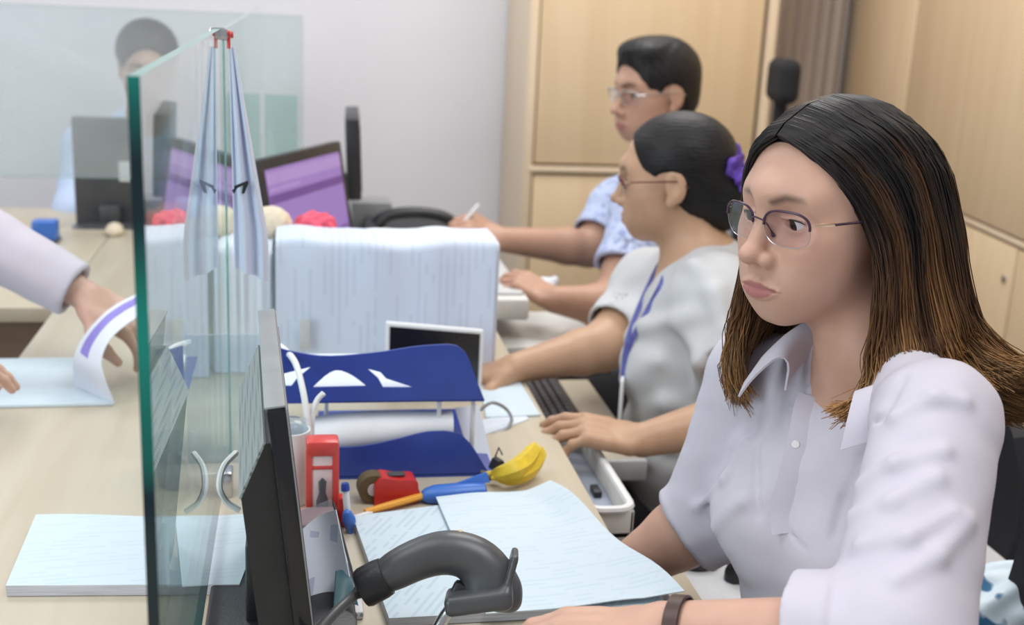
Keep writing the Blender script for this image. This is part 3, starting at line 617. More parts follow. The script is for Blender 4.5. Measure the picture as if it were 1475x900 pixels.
def glasses(T, parent, rim, rr=.0011, half=True, h=.0185, w=.0285, cy=-.004, hinge='gold', lc=.0350, temple_end=-.012):
    """spectacle frame, two lenses, temples with hinges"""
    root = tag(bpy.data.objects.new('spectacles', None), None, None); COL.objects.link(root); root.parent = parent; root.empty_display_size = .02
    fm, lo_ = MB(), MB()
    for s in (-1, 1):
        tm, hg = MB(), MB(); a = np.linspace(0, 2 * PI, 40, endpoint=False); ce, se = np.cos(a), np.sin(a); x = np.sign(ce) * np.abs(ce) ** .7 * w; z = np.sign(se) * np.abs(se) ** .75 * h
        z = z * np.where(z < 0, 1.0, .82); c = np.array([.0985, s * lc, cy])
        bow = lambda l: .0975 - (np.abs(l) / .06) ** 2 * .012
        pts = np.array([T.p(bow(c[1] + xx) - .004 * (zz < 0) * abs(zz) / h, c[1] + xx, c[2] + zz) for xx, zz in zip(x, z)])
        lo_ = MB(); lo_.loop(pts, rr * .5, 6, 0); lo_.build('lens_wire', 'metal', root)
        up = [T.p(bow(c[1] + xx) + .0003, c[1] + xx, c[2] + zz) for xx, zz in zip(x, z) if zz > -.001]; up = sorted(up, key=lambda q: T.loc(q)[1]); fm.tube(up, rr * 1.6, 6, 0)
        lb = MB(); V = np.vstack([pts * .985 + pts.mean(0) * .015, [pts.mean(0)]]); n = len(pts); lb.add(V, [[i, (i + 1) % n, n] for i in range(n)], 0, True); lb.add(V - T.f * .0012, [[(i + 1) % n, i, n] for i in range(n)], 0, True)
        lb.build('lens', 'lens', root)
        e0 = T.p(.0830, s * .0625, cy + .006); e1 = T.p(.069, s * .0740, cy + .0075); e2 = T.p(temple_end, s * .0790, cy + .008)
        hg.tube([e0, (e0 + e1) / 2, e1], [.0012, .0022, .0014], 8); tm.tube([e1, (e1 + e2) / 2, e2, T.p(temple_end - .02, s * .076, cy - .004)], [.0012, .0014, .0014, .0014], 6); tm.build('temple', rim, root); hg.build('hinge', hinge, root)
    fm.tube([T.p(.0985, -.0095, cy + .004), T.p(.1025, 0, cy + .007), T.p(.0985, .0095, cy + .004)], rr, 6)
    for s in (-1, 1): fm.tube([T.p(.0965, s * .010, cy + .002), T.p(.091, s * .0115, cy - .006), T.p(.088, s * .0125, cy - .012)], [.0006, .0006, .0020], 6)
    fm.build('frame', rim, root); return root
def sleeve(S, a, b, ra, rb, k=.03, n=None, cut=0.0, hollow=None):
    ax = unit(np.asarray(b) - a) if n is None else unit(n); S.u(Inter(Cone(a, b, ra, rb), Half(np.asarray(b) + ax * cut, ax), k=.003), k)
    if hollow: S.c(Inter(Cone(np.asarray(b) - ax * .03, np.asarray(b) + ax * .03, hollow, hollow), k=.001), .002)
def strands(name, guides, n, parent, m, r0=.0011, r1=.0005, seg=22, jit=.006, col=None, spread=.9, cap=None, wave=0.0, wdir=np.array([.3, .8, .2]), seed=1, tipj=.02):
    """hair: tubes interpolated between neighbouring guide curves; guides = list of sheets, each a list of control-point lists"""
    R = np.random.default_rng(seed); Vs, Fs, Cs = [], [], []; nn = 0; ns = 4
    for sheet, cnt in zip(guides, n):
        gs = [catmull(g, seg) for g in sheet]; gs = np.array(gs)
        for q in range(cnt):
            x = R.uniform(0, len(gs) - 1.0001); i = int(x); f = x - i; f = f * f * (3 - 2 * f) if False else f
            c = gs[i] * (1 - f) + gs[i + 1] * f; t = np.linspace(0, 1, seg)[:, None]
            c = c + R.normal(0, jit, 3) * (.15 + t) * np.minimum(1, t * 4 + .1)
            xc = min(len(gs) - 1.0001, (math.floor(x * 5) + .5) / 5); ic = int(xc); cc = gs[ic] * (1 - (xc - ic)) + gs[ic + 1] * (xc - ic); wq = .55 * np.clip(t * 1.5 - .5, 0, 1) ** 1.5; c = c * (1 - wq) + cc * wq
            if wave: ph = x * 2.1 + R.normal(0, .45); dv = unit(wdir + R.normal(0, .25, 3)); c = c + wave * dv * np.sin(t * 15 + ph) * np.clip(t * 1.5 - .45, 0, 1) ** 1.3
            cutt = 1 - abs(R.normal(0, tipj)) * 3; cutt = max(.55, min(1, cutt)); c = catmull(c[np.linspace(0, (seg - 1) * cutt, 9).round().astype(int)], seg); tt = t * cutt
            r = (r0 + (r1 - r0) * t[:, 0] ** 2) * R.uniform(.7, 1.25); tg = np.gradient(c, axis=0); tg /= np.linalg.norm(tg, axis=1)[:, None] + 1e-9
            u = np.cross(tg, [.31, .2, .93]); u /= np.linalg.norm(u, axis=1)[:, None] + 1e-9; w = np.cross(tg, u)
            a = np.arange(ns) * 2 * PI / ns; V = (c[:, None] + r[:, None, None] * (np.cos(a)[None, :, None] * u[:, None] + np.sin(a)[None, :, None] * w[:, None])).reshape(-1, 3)
            b = np.arange(seg - 1)[:, None] * ns; j = np.arange(ns); Fq = np.stack([b + j, b + (j + 1) % ns, b + ns + (j + 1) % ns, b + ns + j], -1).reshape(-1, 4) + nn
            Vs.append(V); Fs.append(Fq); Cs.append(np.repeat(col(tt[:, 0], R, x / max(1, len(gs) - 1)), ns, 0)); nn += len(V)
    V = np.vstack(Vs); Fq = np.vstack(Fs); C = np.vstack(Cs)
    if cap is not None:
        lo, hi = bounds(cap); v2, f2 = surface(cap, axis_coords(lo[0], hi[0], .0025), axis_coords(lo[1], hi[1], .0025), axis_coords(lo[2], hi[2], .0025))
        V = np.vstack([V, v2]); Fq = np.vstack([Fq, f2 + nn]); C = np.vstack([C, np.tile([.008, .007, .007], (len(v2), 1))])
    o = quads_mesh(name, V, Fq, m, parent); color_attr(o, 'hair_tone', C); return o
def person(pid, loc, label, group=None):
    MT['skin_' + pid] = attr_mat('skin_' + pid, 'skin_tone', rough=.46, sub=.12, spec=.4, bump=.05, bscale=900); return thing('person', loc, label, 'person', group)
# ================================================================== the woman in front
PRE = globals().get('ONLY')
def woman_front():
    T = Fr(P(1196, 304, 1.20), unit([-.935, -.355, -.03]), roll=.03, sc=.95)
    J = dict(id='front', F=unit([-.93, -.36, 0]), nb=np.array([.555, 1.04, 1.05]), pelvis=np.array([.600, 1.085, .52]),
             Ls=P(1350, 606, 1.10), Rs=np.array([.512, 1.205, .972]), Le=P(1288, 938, .985), Lw=P(960, 908, 1.03), Re=P(1022, 742, 1.42), Rw=np.array([.345, 1.235, .692]), tuck=.02)
    root = person('front', [J['pelvis'][0], J['pelvis'][1], 0], 'woman in a white blouse with long wavy brown-tipped hair and glasses, nearest the camera')
    skin = (.55, .33, .245)
    hL = (J['Lw'], unit([-.9, .25, -.12]), (0, .1, 1), -1, [.35, .3, .3, .35]); hR = (J['Rw'], unit([-.95, .05, -.35]), (-.2, 0, 1), 1, [.3, .3, .3, .3])
    body, SB = make_body('body', J, T, skin, (.40, .16, .15), root, fine_h=.0016, hands=(hL, hR), brow_w=.0030, open_eyes=.0052, neck_r=.046, female_torso=True, hand_h=.003, sr=.72, fd=.86, twide=.84)
    gz = unit([-.93, -.12, -.30])
    for s in (-1, 1): eye(T, s, gz, body, .0052)
    glasses(T, root, 'frame_dark', w=.0258, h=.0195, lc=.0335, rr=.0008)
    # ---- blouse
    S = Sdf(); TT, H = torso_ops(S, J, .010, True, .84, .72, .86, .86)
    Ls, Rs, Le, Re, Lw, Rw = (J[k] for k in ('Ls', 'Rs', 'Le', 'Re', 'Lw', 'Rw'))
    cL = Le + (Lw - Le) * .42; cR = Re + (Rw - Re) * .20
    S.u(Cone(Ls, Le, .053, .055), .02); sleeve(S, Le, cL, .056, .052, .02, hollow=.045)
    S.u(Cone(Rs, Re, .057, .054), .03); sleeve(S, Re, cR, .054, .049, .02, hollow=.043)
    # cuffs turned back
    for c, e, r in ((cL, Le, .0580), (cR, Re, .0560)):
        ax = unit(c - e); S.u(Inter(Cone(c - ax * .036, c, r, r - .0005), Half(c, ax), Half(c - ax * .036, -ax), k=.003), .002); S.c(Inter(Cone(c - ax * .02, c + ax * .03, r - .011, r - .011), k=.001), .002)
    # peplum below the waist
    S.u(Ell(TT.p(.005, 0, .07), (.108, .148, .10), TT.M), .04)
    # open neck: a V in front, the neck hole above
    S.c(Cone(TT.p(.02, 0, H * 1.01), TT.p(.01, 0, H * 1.3), .048, .06), .01)
    S.c(Cone(TT.p(.115, 0, .86 * H), TT.p(.06, 0, 1.05 * H), .003, .032), .008)
    S.inter(Half(TT.p(0, 0, -.06), (0, 0, -1)), .004)
    # folds picked on the cloth
    def fold(px, r, k, sign=1):
        q = [hit(S0, x, y) for x, y in px]; q = [a for a in q if a is not None]
        for a, b in zip(q[:-1], q[1:]): (S.u if sign > 0 else S.c)(Cone(a, b, r, r * .8), k)
    S0 = Sdf(list(S.ops))
    for px in ([(1228, 742), (1285, 722), (1350, 688)], [(1238, 698), (1290, 668), (1360, 650)], [(1240, 785), (1310, 775), (1375, 738)], [(1290, 600), (1345, 572), (1390, 578)], [(1290, 835), (1350, 800), (1395, 750)], [(1005, 730), (1045, 690), (1075, 640)], [(1030, 760), (1070, 722)], [(1062, 640), (1082, 610)]):
        fold(px, .0030, .013)
    fold([(1140, 575), (1138, 640), (1128, 690), (1115, 735), (1140, 770), (1160, 792)], .0016, .004, -1)                # placket edge
    fold([(1165, 560), (1150, 640), (1140, 700), (1128, 738)], .0018, .006)
    fold([(1300, 545), (1270, 600), (1240, 660), (1215, 720), (1200, 770)], .0014, .010, -1)                             # sleeve seam
    fold([(1090, 640), (1088, 700), (1092, 740)], .0014, .010, -1)
    S.disp = lambda p: (.0009 * np.sin(p[:, 0] * 95 + np.sin(p[:, 2] * 60) * 1.5) * np.sin(p[:, 2] * 70 + p[:, 1] * 50)).astype('f4')
    bl = sdf_obj(S, 'blouse', 'shirt1', root, .0032)
    # collar: stand plus two open wings
    g = []
    for i in range(25):
        t = -1 + i / 12; a = t * 2.35; w = abs(t)
        cen = TT.p(.018, 0, H * .985); dirv = -TT.f * math.cos(a) * 1.0 + TT.l * math.sin(a)
        inner = cen + dirv * (.052 + .012 * w) + np.array([0, 0, .030 - .034 * w ** 2])
        outd = unit(dirv + TT.f * .45 * w ** 2)
        mid = inner + outd * .012 + np.array([0, 0, .006]); out = inner + outd * (.032 + .014 * w ** 3) + np.array([0, 0, -.024 - .010 * w ** 2])
        g.append([inner + np.array([0, 0, -.028]), inner, mid, (mid + out) / 2 + outd * .004, out])
    cb = MB(); G = np.array([catmull(r, 12) for r in g]); cb.sheet(G, .0022); cb.build('collar', 'shirt1', bl)
    q = [hit(S, x, y) for x, y in ((1166, 570), (1160, 592), (1155, 620), (1148, 650), (1140, 682), (1132, 712), (1126, 738), (1130, 768))]; q = catmull([a for a in q if a is not None], 24); tg = np.gradient(q, axis=0); G = []
    for a, t_ in zip(q, tg): vd = ray(1140, 660); s_ = unit(np.cross(t_, vd)); G.append([a - vd * .0016 - s_ * .012, a - vd * .0030, a - vd * .0016 + s_ * .012])
    pb_ = MB(); pb_.sheet(np.array(G), .0018); pb_.build('placket', 'shirt1', bl)
    for x, y in ((1146, 640), (1128, 706)):
        q = hit(S, x, y); 
        if q is not None: b = MB(); R_ = Fr(q, -ray(x, y)); b.lathe([(.0005, 0), (.0035, 0), (.004, .001), (.0035, .0018), (.0005, .0018)], q - ray(x, y) * .0035, R=np.stack([R_.l, R_.u, R_.f], 1), n=16); b.build('button', 'white', bl)
    tr = Sdf(); leg_ops(tr, J, .010); tr.u(Ell(J['pelvis'], (.13, .175, .12), Fr(J['pelvis'], J['F']).M), .04); sdf_obj(tr, 'trousers', 'trouser', root, .008, lo=[-9, -9, .10])
    # ---- wrist strap
    ax = unit(J['Lw'] - J['Le']); c = J['Lw'] - ax * .012; wb = MB(); u_ = unit(np.cross(ax, [0, 0, 1])); v_ = np.cross(u_, ax); ring = [c + .0285 * (math.cos(a) * u_ + math.sin(a) * v_) for a in np.linspace(0, 2 * PI, 32, endpoint=False)]
    V = []; n = len(ring)
    for q in ring:
        o_ = unit(q - c); V += [q - ax * .007, q - ax * .006 + o_ * .002, q + ax * .006 + o_ * .002, q + ax * .007]
    wb.add(V, [[i * 4 + j, ((i + 1) % n) * 4 + j, ((i + 1) % n) * 4 + j + 1, i * 4 + j + 1] for i in range(n) for j in range(3)], 0, True); wb.build('watch_strap', 'watch', root)
    eb = MB(); Rf = T; eb.lathe([(.0003, -.003), (.002, -.002), (.0027, 0), (.002, .002), (.0003, .003)], T.p(.004, .0795, -.036), n=14); eb.build('ear_stud', 'pearl', root)
    # ---- long hair
    p = T.p
    Lg = [[(.080, .001, .082), (.074, .026, .073), (.056, .054, .050), (.034, .0735, .014), (.020, .0825, -.022), (.017, .087, -.060), (.014, .088, -.11), (.018, .088, -.145), (.030, .088, -.172), (.062, .074, -.182)],
          [(.070, .001, .093), (.060, .036, .082), (.036, .064, .054), (.012, .081, .014), (.000, .0885, -.03), (-.006, .093, -.08), (-.008, .097, -.12), (-.004, .101, -.15), (.012, .102, -.178), (.040, .092, -.192)],
          [(.040, .001, .110), (.032, .042, .096), (.008, .074, .064), (-.016, .090, .018), (-.026, .096, -.035), (-.034, .101, -.085), (-.040, .108, -.118), (-.046, .116, -.142), (-.044, .122, -.158), (-.030, .122, -.168)],
          [(.005, .001, .119), (-.004, .046, .105), (-.028, .078, .070), (-.048, .092, .018), (-.060, .099, -.035), (-.072, .105, -.085), (-.085, .114, -.115), (-.102, .124, -.136), (-.125, .134, -.150), (-.150, .142, -.155)],
          [(-.035, .001, .116), (-.045, .046, .100), (-.070, .072, .062), (-.086, .084, .012), (-.096, .090, -.04), (-.110, .096, -.088), (-.128, .106, -.122), (-.152, .118, -.148), (-.182, .130, -.162), (-.215, .140, -.155)],
          [(-.075, .003, .100), (-.085, .036, .082), (-.103, .056, .040), (-.112, .065, -.008), (-.118, .070, -.055), (-.130, .076, -.100), (-.148, .085, -.142), (-.172, .098, -.178), (-.205, .112, -.200), (-.240, .125, -.195)],
          [(-.098, .002, .065), (-.106, .022, .045), (-.114, .032, .005), (-.118, .038, -.04), (-.122, .042, -.085), (-.132, .050, -.130), (-.150, .060, -.170), (-.175, .075, -.205), (-.205, .09, -.225), (-.235, .105, -.230)]]
    Rg = [[(.080, -.001, .082), (.079, -.022, .073), (.070, -.048, .050), (.056, -.068, .012), (.044, -.078, -.03), (.040, -.082, -.08), (.040, -.082, -.125), (.044, -.084, -.16), (.040, -.084, -.195), (.025, -.085, -.215)],
          [(.070, -.001, .093), (.066, -.036, .080), (.050, -.064, .050), (.034, -.081, .008), (.026, -.086, -.04), (.026, -.088, -.09), (.032, -.092, -.13), (.042, -.096, -.165), (.042, -.096, -.205), (.020, -.092, -.235)],
          [(.040, -.001, .110), (.034, -.042, .095), (.016, -.074, .062), (.000, -.090, .010), (-.004, -.095, -.045), (.002, -.098, -.095), (.012, -.104, -.14), (.022, -.106, -.18), (.020, -.104, -.22), (.000, -.098, -.245)],
          [(.0, -.001, .119), (-.008, -.046, .104), (-.032, -.078, .066), (-.050, -.092, .012), (-.056, -.098, -.045), (-.050, -.104, -.10), (-.034, -.112, -.15), (-.02, -.114, -.19), (-.025, -.11, -.225), (-.04, -.10, -.25)],
          [(-.05, -.001, .111), (-.06, -.044, .098), (-.082, -.066, .052), (-.096, -.076, .0), (-.102, -.080, -.06), (-.105, -.084, -.11), (-.102, -.09, -.16), (-.10, -.092, -.20), (-.11, -.09, -.235), (-.12, -.085, -.25)],
          [(-.098, -.002, .065), (-.108, -.02, .04), (-.118, -.026, -.01), (-.122, -.028, -.06), (-.126, -.03, -.11), (-.132, -.03, -.16), (-.142, -.03, -.20), (-.156, -.025, -.23), (-.175, -.015, -.245), (-.195, .0, -.25)]]
    Bg = [Lg[-1], [(-.1, 0, .06), (-.108, .0, .03), (-.118, .004, -.01), (-.122, .006, -.06), (-.126, .008, -.11), (-.134, .012, -.16), (-.148, .02, -.20), (-.165, .03, -.23), (-.19, .045, -.245), (-.215, .06, -.25)], Rg[-1]]
    W = lambda G, s=1.0: [[p(*(np.array(q) * [s, s, s if q[2] > 0 else 1])) for q in g] for g in G]
    def colr(t, R, x):
        st = R.uniform(-.07, .07) + .12 * math.sin(x * 23 + 1); a = np.clip((t - .26 - st) / .30, 0, 1)[:, None]; b = np.clip((t - .56 - st) / .32, 0, 1)[:, None]; k = R.uniform(.8, 1.2) * (.85 + .35 * math.sin(x * 37) + .2 * math.sin(x * 91))
        dark = np.array([.011, .008, .008]) * k; mid = np.array([.125, .056, .020]) * k; gold = np.array([.36, .19, .072]) * k; return (dark * (1 - a) + mid * a) * (1 - b) + gold * b
    MT['hair_front'] = attr_mat('long_hair', 'hair_tone', rough=.42, spec=.35)
    cap = hair_cap(T, .0035, cut=[((.108, 0, -.040), (.088, .090, .121), .010), ((.06, 0, -.06), (.075, .12, .085), .01)], nape=-.075, ears=False)
    strands('hair', [W(Lg), W(Lg, .965), W(Rg), W(Rg, .965), W(Bg)], [3600, 1200, 2000, 700, 800], root, 'hair_front', r0=.00085, r1=.0004, jit=.0044, col=colr, cap=cap, wave=.019, wdir=.8 * T.l + .3 * T.f, seed=3)
woman_front()
# ================================================================== the second woman, hair in a bun
def trousers(J, root, m='trouser', h=.008):
    tr = Sdf(); leg_ops(tr, J, .010); tr.u(Ell(J['pelvis'], (.13, .175, .12), Fr(J['pelvis'], J['F']).M), .04); sdf_obj(tr, 'trousers', m, root, h, lo=[-9, -9, .10])
    for s in 'LR':
        a = J['an' + s]; f = unit(J['F']); S = Sdf(); S.u(Cone(a + np.array([0, 0, -.055]), a + f * .16 + np.array([0, 0, -.075]), .042, .028), .03); S.inter(Half(np.array([0, 0, .004]), (0, 0, -1)), .003); sdf_obj(S, 'shoe', 'black', root, .006)
def woman_second():
    T = Fr(P(972, 256, 2.0), unit([-.915, .40, -.10]), sc=.93, roll=0)
    J = dict(id='second', F=unit([-.95, .30, 0]), nb=T.p(-.045, .0, -.165), pelvis=np.array([.705, 1.83, .52]),
             Ls=P(1030, 425, 1.92), Rs=P(936, 408, 2.19), Le=P(1075, 598, 1.82), Lw=P(925, 634, 1.76), Re=P(868, 500, 2.08), Rw=P(742, 530, 1.98), tuck=.02, ar=(.045, .040, .036, .025))
    root = person('second', [J['pelvis'][0], J['pelvis'][1], 0], 'woman in a white tee with black hair in a low bun and a lanyard')
    hL = (J['Lw'], unit(P(845, 618, 1.75) - J['Lw']), (-.15, -.15, 1), -1, [.30, .42, .5, .62], dict(spread=.09)); hR = (J['Rw'], unit([-.95, .1, -.2]), (0, 0, 1), 1, [.4, .4, .4, .4])
    body, SB = make_body('body', J, T, (.50, .305, .195), (.36, .14, .12), root, fine_h=.0024, hands=(hL, hR), brow_w=.0030, neck_r=.047, female_torso=True)
    for s in (-1, 1): eye(T, s, unit([-.93, .25, -.3]), body)
    glasses(T, root, 'frame_red', rr=.0014, h=.0165)
    S = Sdf(); TT, H = torso_ops(S, J, .013, True, 1.06)
    Ls, Rs, Le, Re = (J[k] for k in ('Ls', 'Rs', 'Le', 'Re'))
    for a, b, f in ((Ls, Le, .56), (Rs, Re, .74)): S.u(Cone(a, a + (b - a) * .1, .050, .052), .04); sleeve(S, a, a + (b - a) * f, .051, .057, .03, hollow=.050)
    S.u(Ell(TT.p(.02, 0, .10), (.125, .17, .12), TT.M), .05)
    S.c(Cone(TT.p(.015, 0, H * 1.0), TT.p(.01, 0, H * 1.3), .050, .075), .01); S.c(Cone(TT.p(.115, 0, .86 * H), TT.p(.05, 0, 1.06 * H), .002, .036), .008); S.inter(Half(TT.p(0, 0, -.04), (0, 0, -1)), .004)
    S0 = Sdf(list(S.ops))
    for px, r in (([(905, 600), (960, 580), (1010, 590)], .004), ([(890, 500), (930, 470), (990, 455)], .004), ([(905, 640), (970, 640), (1030, 665)], .004), ([(985, 470), (1010, 520), (1015, 560)], .004), ([(1000, 380), (1030, 420), (1040, 470)], .004), ([(925, 660), (990, 680)], .004), ([(900, 545), (950, 520)], .005)):
        q = [hit(S0, x, y, 1.2, 3) for x, y in px]; q = [a for a in q if a is not None]
        for a, b in zip(q[:-1], q[1:]): S.u(Cone(a, b, r, r * .7), .03)
    S.disp = lambda p: (.0016 * np.sin(p[:, 0] * 60 + np.sin(p[:, 2] * 45) * 1.8) * np.sin(p[:, 2] * 52 + p[:, 1] * 40)).astype('f4')
    tee = sdf_obj(S, 'tee_shirt', 'shirt2', root, .0045)
    # neckband
    trousers(J, root)
    # hair drawn back into a bun
    cap = hair_cap(T, .0065, cut=[((.112, 0, -.030), (.088, .094, .116), .012), ((.070, 0, -.050), (.050, .12, .062), .012)], nape=-.072, ears=True)
    k = T.s; cap.u(Ell(T.p(-.098, .0, -.035), np.array([.040, .044, .048]) * k, T.M), .025); cap.u(Ell(T.p(-.080, 0, -.060), np.array([.032, .036, .034]) * k, T.M), .03)
    cap.disp = lambda p: (.0006 * np.sin(np.arctan2((p - T.o.astype('f4')) @ T.u.astype('f4') - .02, (p - T.o.astype('f4')) @ T.l.astype('f4')) * 70)).astype('f4')
    hair = sdf_obj(cap, 'hair', 'hairblack', root, .0026)
    sb = MB(); Rb = np.stack([T.l, T.u, -T.f], 1); c = T.p(-.114, 0, .010); n, m = 64, 12; V = []
    ax = unit(-T.f * .8 + T.u * .6); u_ = T.l; v_ = np.cross(ax, u_)
    for i in range(n):
        a = 2 * PI * i / n; rr = .033 + .004 * math.sin(a * 9)
        for j in range(m): b = 2 * PI * j / m; r_ = .0155 + .004 * math.sin(a * 13 + b); V.append(c + (rr + r_ * math.cos(b)) * (math.cos(a) * u_ + math.sin(a) * v_) + ax * r_ * (math.sin(b) + .35 * math.sin(a * 9)))
    sb.add(V, [[i * m + j, ((i + 1) % n) * m + j, ((i + 1) % n) * m + (j + 1) % m, i * m + (j + 1) % m] for i in range(n) for j in range(m)], 0, True); sb.build('scrunchie', 'purple', hair)
    # lanyard with a card
    for i, px in enumerate(([(955, 372), (942, 395), (925, 432), (910, 470), (901, 505), (897, 545)], [(962, 380), (954, 405), (936, 440), (916, 478), (903, 510), (897, 545)])):
        q = [hit(S, x, y, 1.2, 3) for x, y in px]; q = [a - ray(*p) * .004 for a, p in zip(q, px) if a is not None]
        if len(q) < 3: continue
        q = catmull(q, 24); lb = MB(); tg = np.gradient(q, axis=0); G = []
        for a, t_, in zip(q, tg): s_ = unit(np.cross(t_, ray(920, 450))); G.append([a - s_ * .0042, a + s_ * .0042])
        lb.sheet(np.array(G), .0012); lb.build('lanyard', 'lanyard', root); e = q[-1]
    bb = MB(); bb.box(e + np.array([0, 0, -.035]), (.006, .054, .078), R=rotz(math.atan2(-.3, .95)), bevel=.002); bb.build('name_card', 'white', root)
woman_second()
# ================================================================== the man at the third seat
def man_third():
    T = Fr(P(943, 130, 2.76), unit([-.945, -.30, -.10]), sc=1.0)
    J = dict(id='third', F=unit([-.96, -.22, 0]), nb=T.p(-.05, 0, -.175), pelvis=np.array([.88, 2.60, .50]),
             Ls=P(925, 300, 2.58), Rs=P(888, 300, 2.92), Le=P(880, 442, 2.46), Lw=P(800, 432, 2.40), Re=P(848, 358, 2.84), Rw=P(722, 345, 2.72), tuck=.02, ar=(.050, .042, .040, .028))
    root = person('third', [J['pelvis'][0], J['pelvis'][1], 0], 'man in glasses and a pale blue patterned short-sleeved shirt at the farthest seat')
    hL = (J['Lw'], unit(P(758, 408, 2.42) - J['Lw']), (.1, -.3, 1), -1, [.5, .6, .7, .8]); hR = (J['Rw'], unit(P(672, 318, 2.70) - J['Rw']), (.2, -.5, .8), 1, [.7, .9, 1.0, 1.1])
    body, SB = make_body('body', J, T, (.48, .28, .195), (.34, .14, .12), root, fine_h=.003, hands=(hL, hR), male=True, brow_w=.0045, hand_h=.0035, neck_r=.056, twide=1.1)
    for s in (-1, 1): eye(T, s, unit([-.95, -.2, -.2]), body)
    glasses(T, root, 'metal', rr=.0011, h=.0175, hinge='metal')
    S = Sdf(); TT, H = torso_ops(S, J, .016, False, 1.12); Ls, Rs, Le, Re = (J[k] for k in ('Ls', 'Rs', 'Le', 'Re'))
    for a, b, f in ((Ls, Le, .62), (Rs, Re, .74)): S.u(Cone(a, a + (b - a) * .1, .054, .056), .04); sleeve(S, a, a + (b - a) * f, .056, .064, .03, hollow=.055)
    S.u(Ell(TT.p(.03, 0, .08), (.13, .18, .12), TT.M), .05); S.c(Cone(TT.p(.015, 0, H * 1.0), TT.p(.01, 0, H * 1.3), .056, .075), .01); S.c(Cone(TT.p(.12, 0, .86 * H), TT.p(.05, 0, 1.06 * H), .002, .036), .008); S.inter(Half(TT.p(0, 0, -.04), (0, 0, -1)), .004)
    S.disp = lambda p: (.0022 * np.sin(p[:, 0] * 50 + np.sin(p[:, 2] * 35) * 1.8) * np.sin(p[:, 2] * 46 + p[:, 1] * 40)).astype('f4')
    sh = sdf_obj(S, 'shirt', 'shirt3', root, .005)
    g = []
    for i in range(21):
        t = -1 + i / 10; a = t * 2.3; w = abs(t); cen = TT.p(.012, 0, H * 1.0); dv = -TT.f * math.cos(a) + TT.l * math.sin(a)
        inner = cen + dv * (.060 + .008 * w) + np.array([0, 0, .024 - .04 * w ** 2]); od = unit(dv + TT.f * .4 * w * w)
        g.append(catmull([inner + np.array([0, 0, -.025]), inner, inner + od * .010 + np.array([0, 0, .004]), inner + od * .026 + np.array([0, 0, -.014]), inner + od * (.036 + .012 * w) + np.array([0, 0, -.034 - .01 * w])], 9))
    cb = MB(); cb.sheet(np.array(g), .002); cb.build('collar', 'shirt3', sh)
    cap = hair_cap(T, .010, cut=[((.112, 0, -.032), (.080, .080, .108), .012), ((.055, 0, -.045), (.055, .12, .058), .012)], nape=-.060, ears=True)
    cap.u(Ell(T.p(.040, .0, .092), np.array([.042, .060, .024]) * T.s, T.M), .03)
    cap.disp = lambda p: (.0007 * np.sin(p[:, 0] * 260 + p[:, 2] * 120) * np.sin(p[:, 1] * 240 + p[:, 2] * 90)).astype('f4'); sdf_obj(cap, 'hair', 'hairblack', root, .003)
    trousers(J, root); return J
J3 = man_third()
# ================================================================== the man behind the far monitor
def man_far():
    T = Fr(np.array([-.425, 3.52, 1.135]), unit([.10, -1, -.22]), sc=1.0)
    J = dict(id='far', F=unit([.1, -1, 0]), nb=np.array([-.43, 3.60, .965]), pelvis=np.array([-.44, 3.70, .48]), Ls=np.array([-.245, 3.57, .885]), Rs=np.array([-.615, 3.59, .885]),
             Le=np.array([-.235, 3.44, .72]), Re=np.array([-.630, 3.46, .72]), Lw=np.array([-.36, 3.32, .75]), Rw=np.array([-.50, 3.32, .75]), ar=(.050, .043, .040, .028))
    root = person('far', [J['pelvis'][0], J['pelvis'][1], 0], 'black-haired person in a pale blue shirt sitting behind the far monitor, seen through glass')
    hs = [(J['Lw'], (-.4, -.9, 0), (0, 0, 1), 1, [.5] * 4), (J['Rw'], (.4, -.9, 0), (0, 0, 1), -1, [.5] * 4)]
    body, SB = make_body('body', J, T, (.55, .34, .26), (.40, .17, .15), root, fine_h=.0035, hands=hs, male=True, hand_h=.005, neck_r=.056, twide=1.1, brow_w=.005)
    for s in (-1, 1): eye(T, s, unit([.1, -1, -.3]), body)
    S = Sdf(); TT, H = torso_ops(S, J, .016, False, 1.1)
    for s in 'LR': a, b, c = J[s + 's'], J[s + 'e'], J[s + 'w']; S.u(Cone(a, b, .062, .058), .04); sleeve(S, b, b + (c - b) * .8, .056, .045, .03)
    S.c(Cone(TT.p(.015, 0, H), TT.p(.01, 0, H * 1.3), .056, .07), .01); S.inter(Half(TT.p(0, 0, -.04), (0, 0, -1)), .004); sdf_obj(S, 'shirt', 'shirt4', root, .007)
    cap = hair_cap(T, .013, cut=[((.112, 0, -.032), (.080, .082, .108), .012), ((.055, 0, -.045), (.055, .12, .058), .012)], nape=-.055); cap.disp = lambda p: (.0015 * np.sin(p[:, 0] * 240) * np.sin(p[:, 1] * 240 + p[:, 2] * 90)).astype('f4')
    sdf_obj(cap, 'hair', 'hairblack', root, .0035); trousers(J, root, h=.01)
man_far()
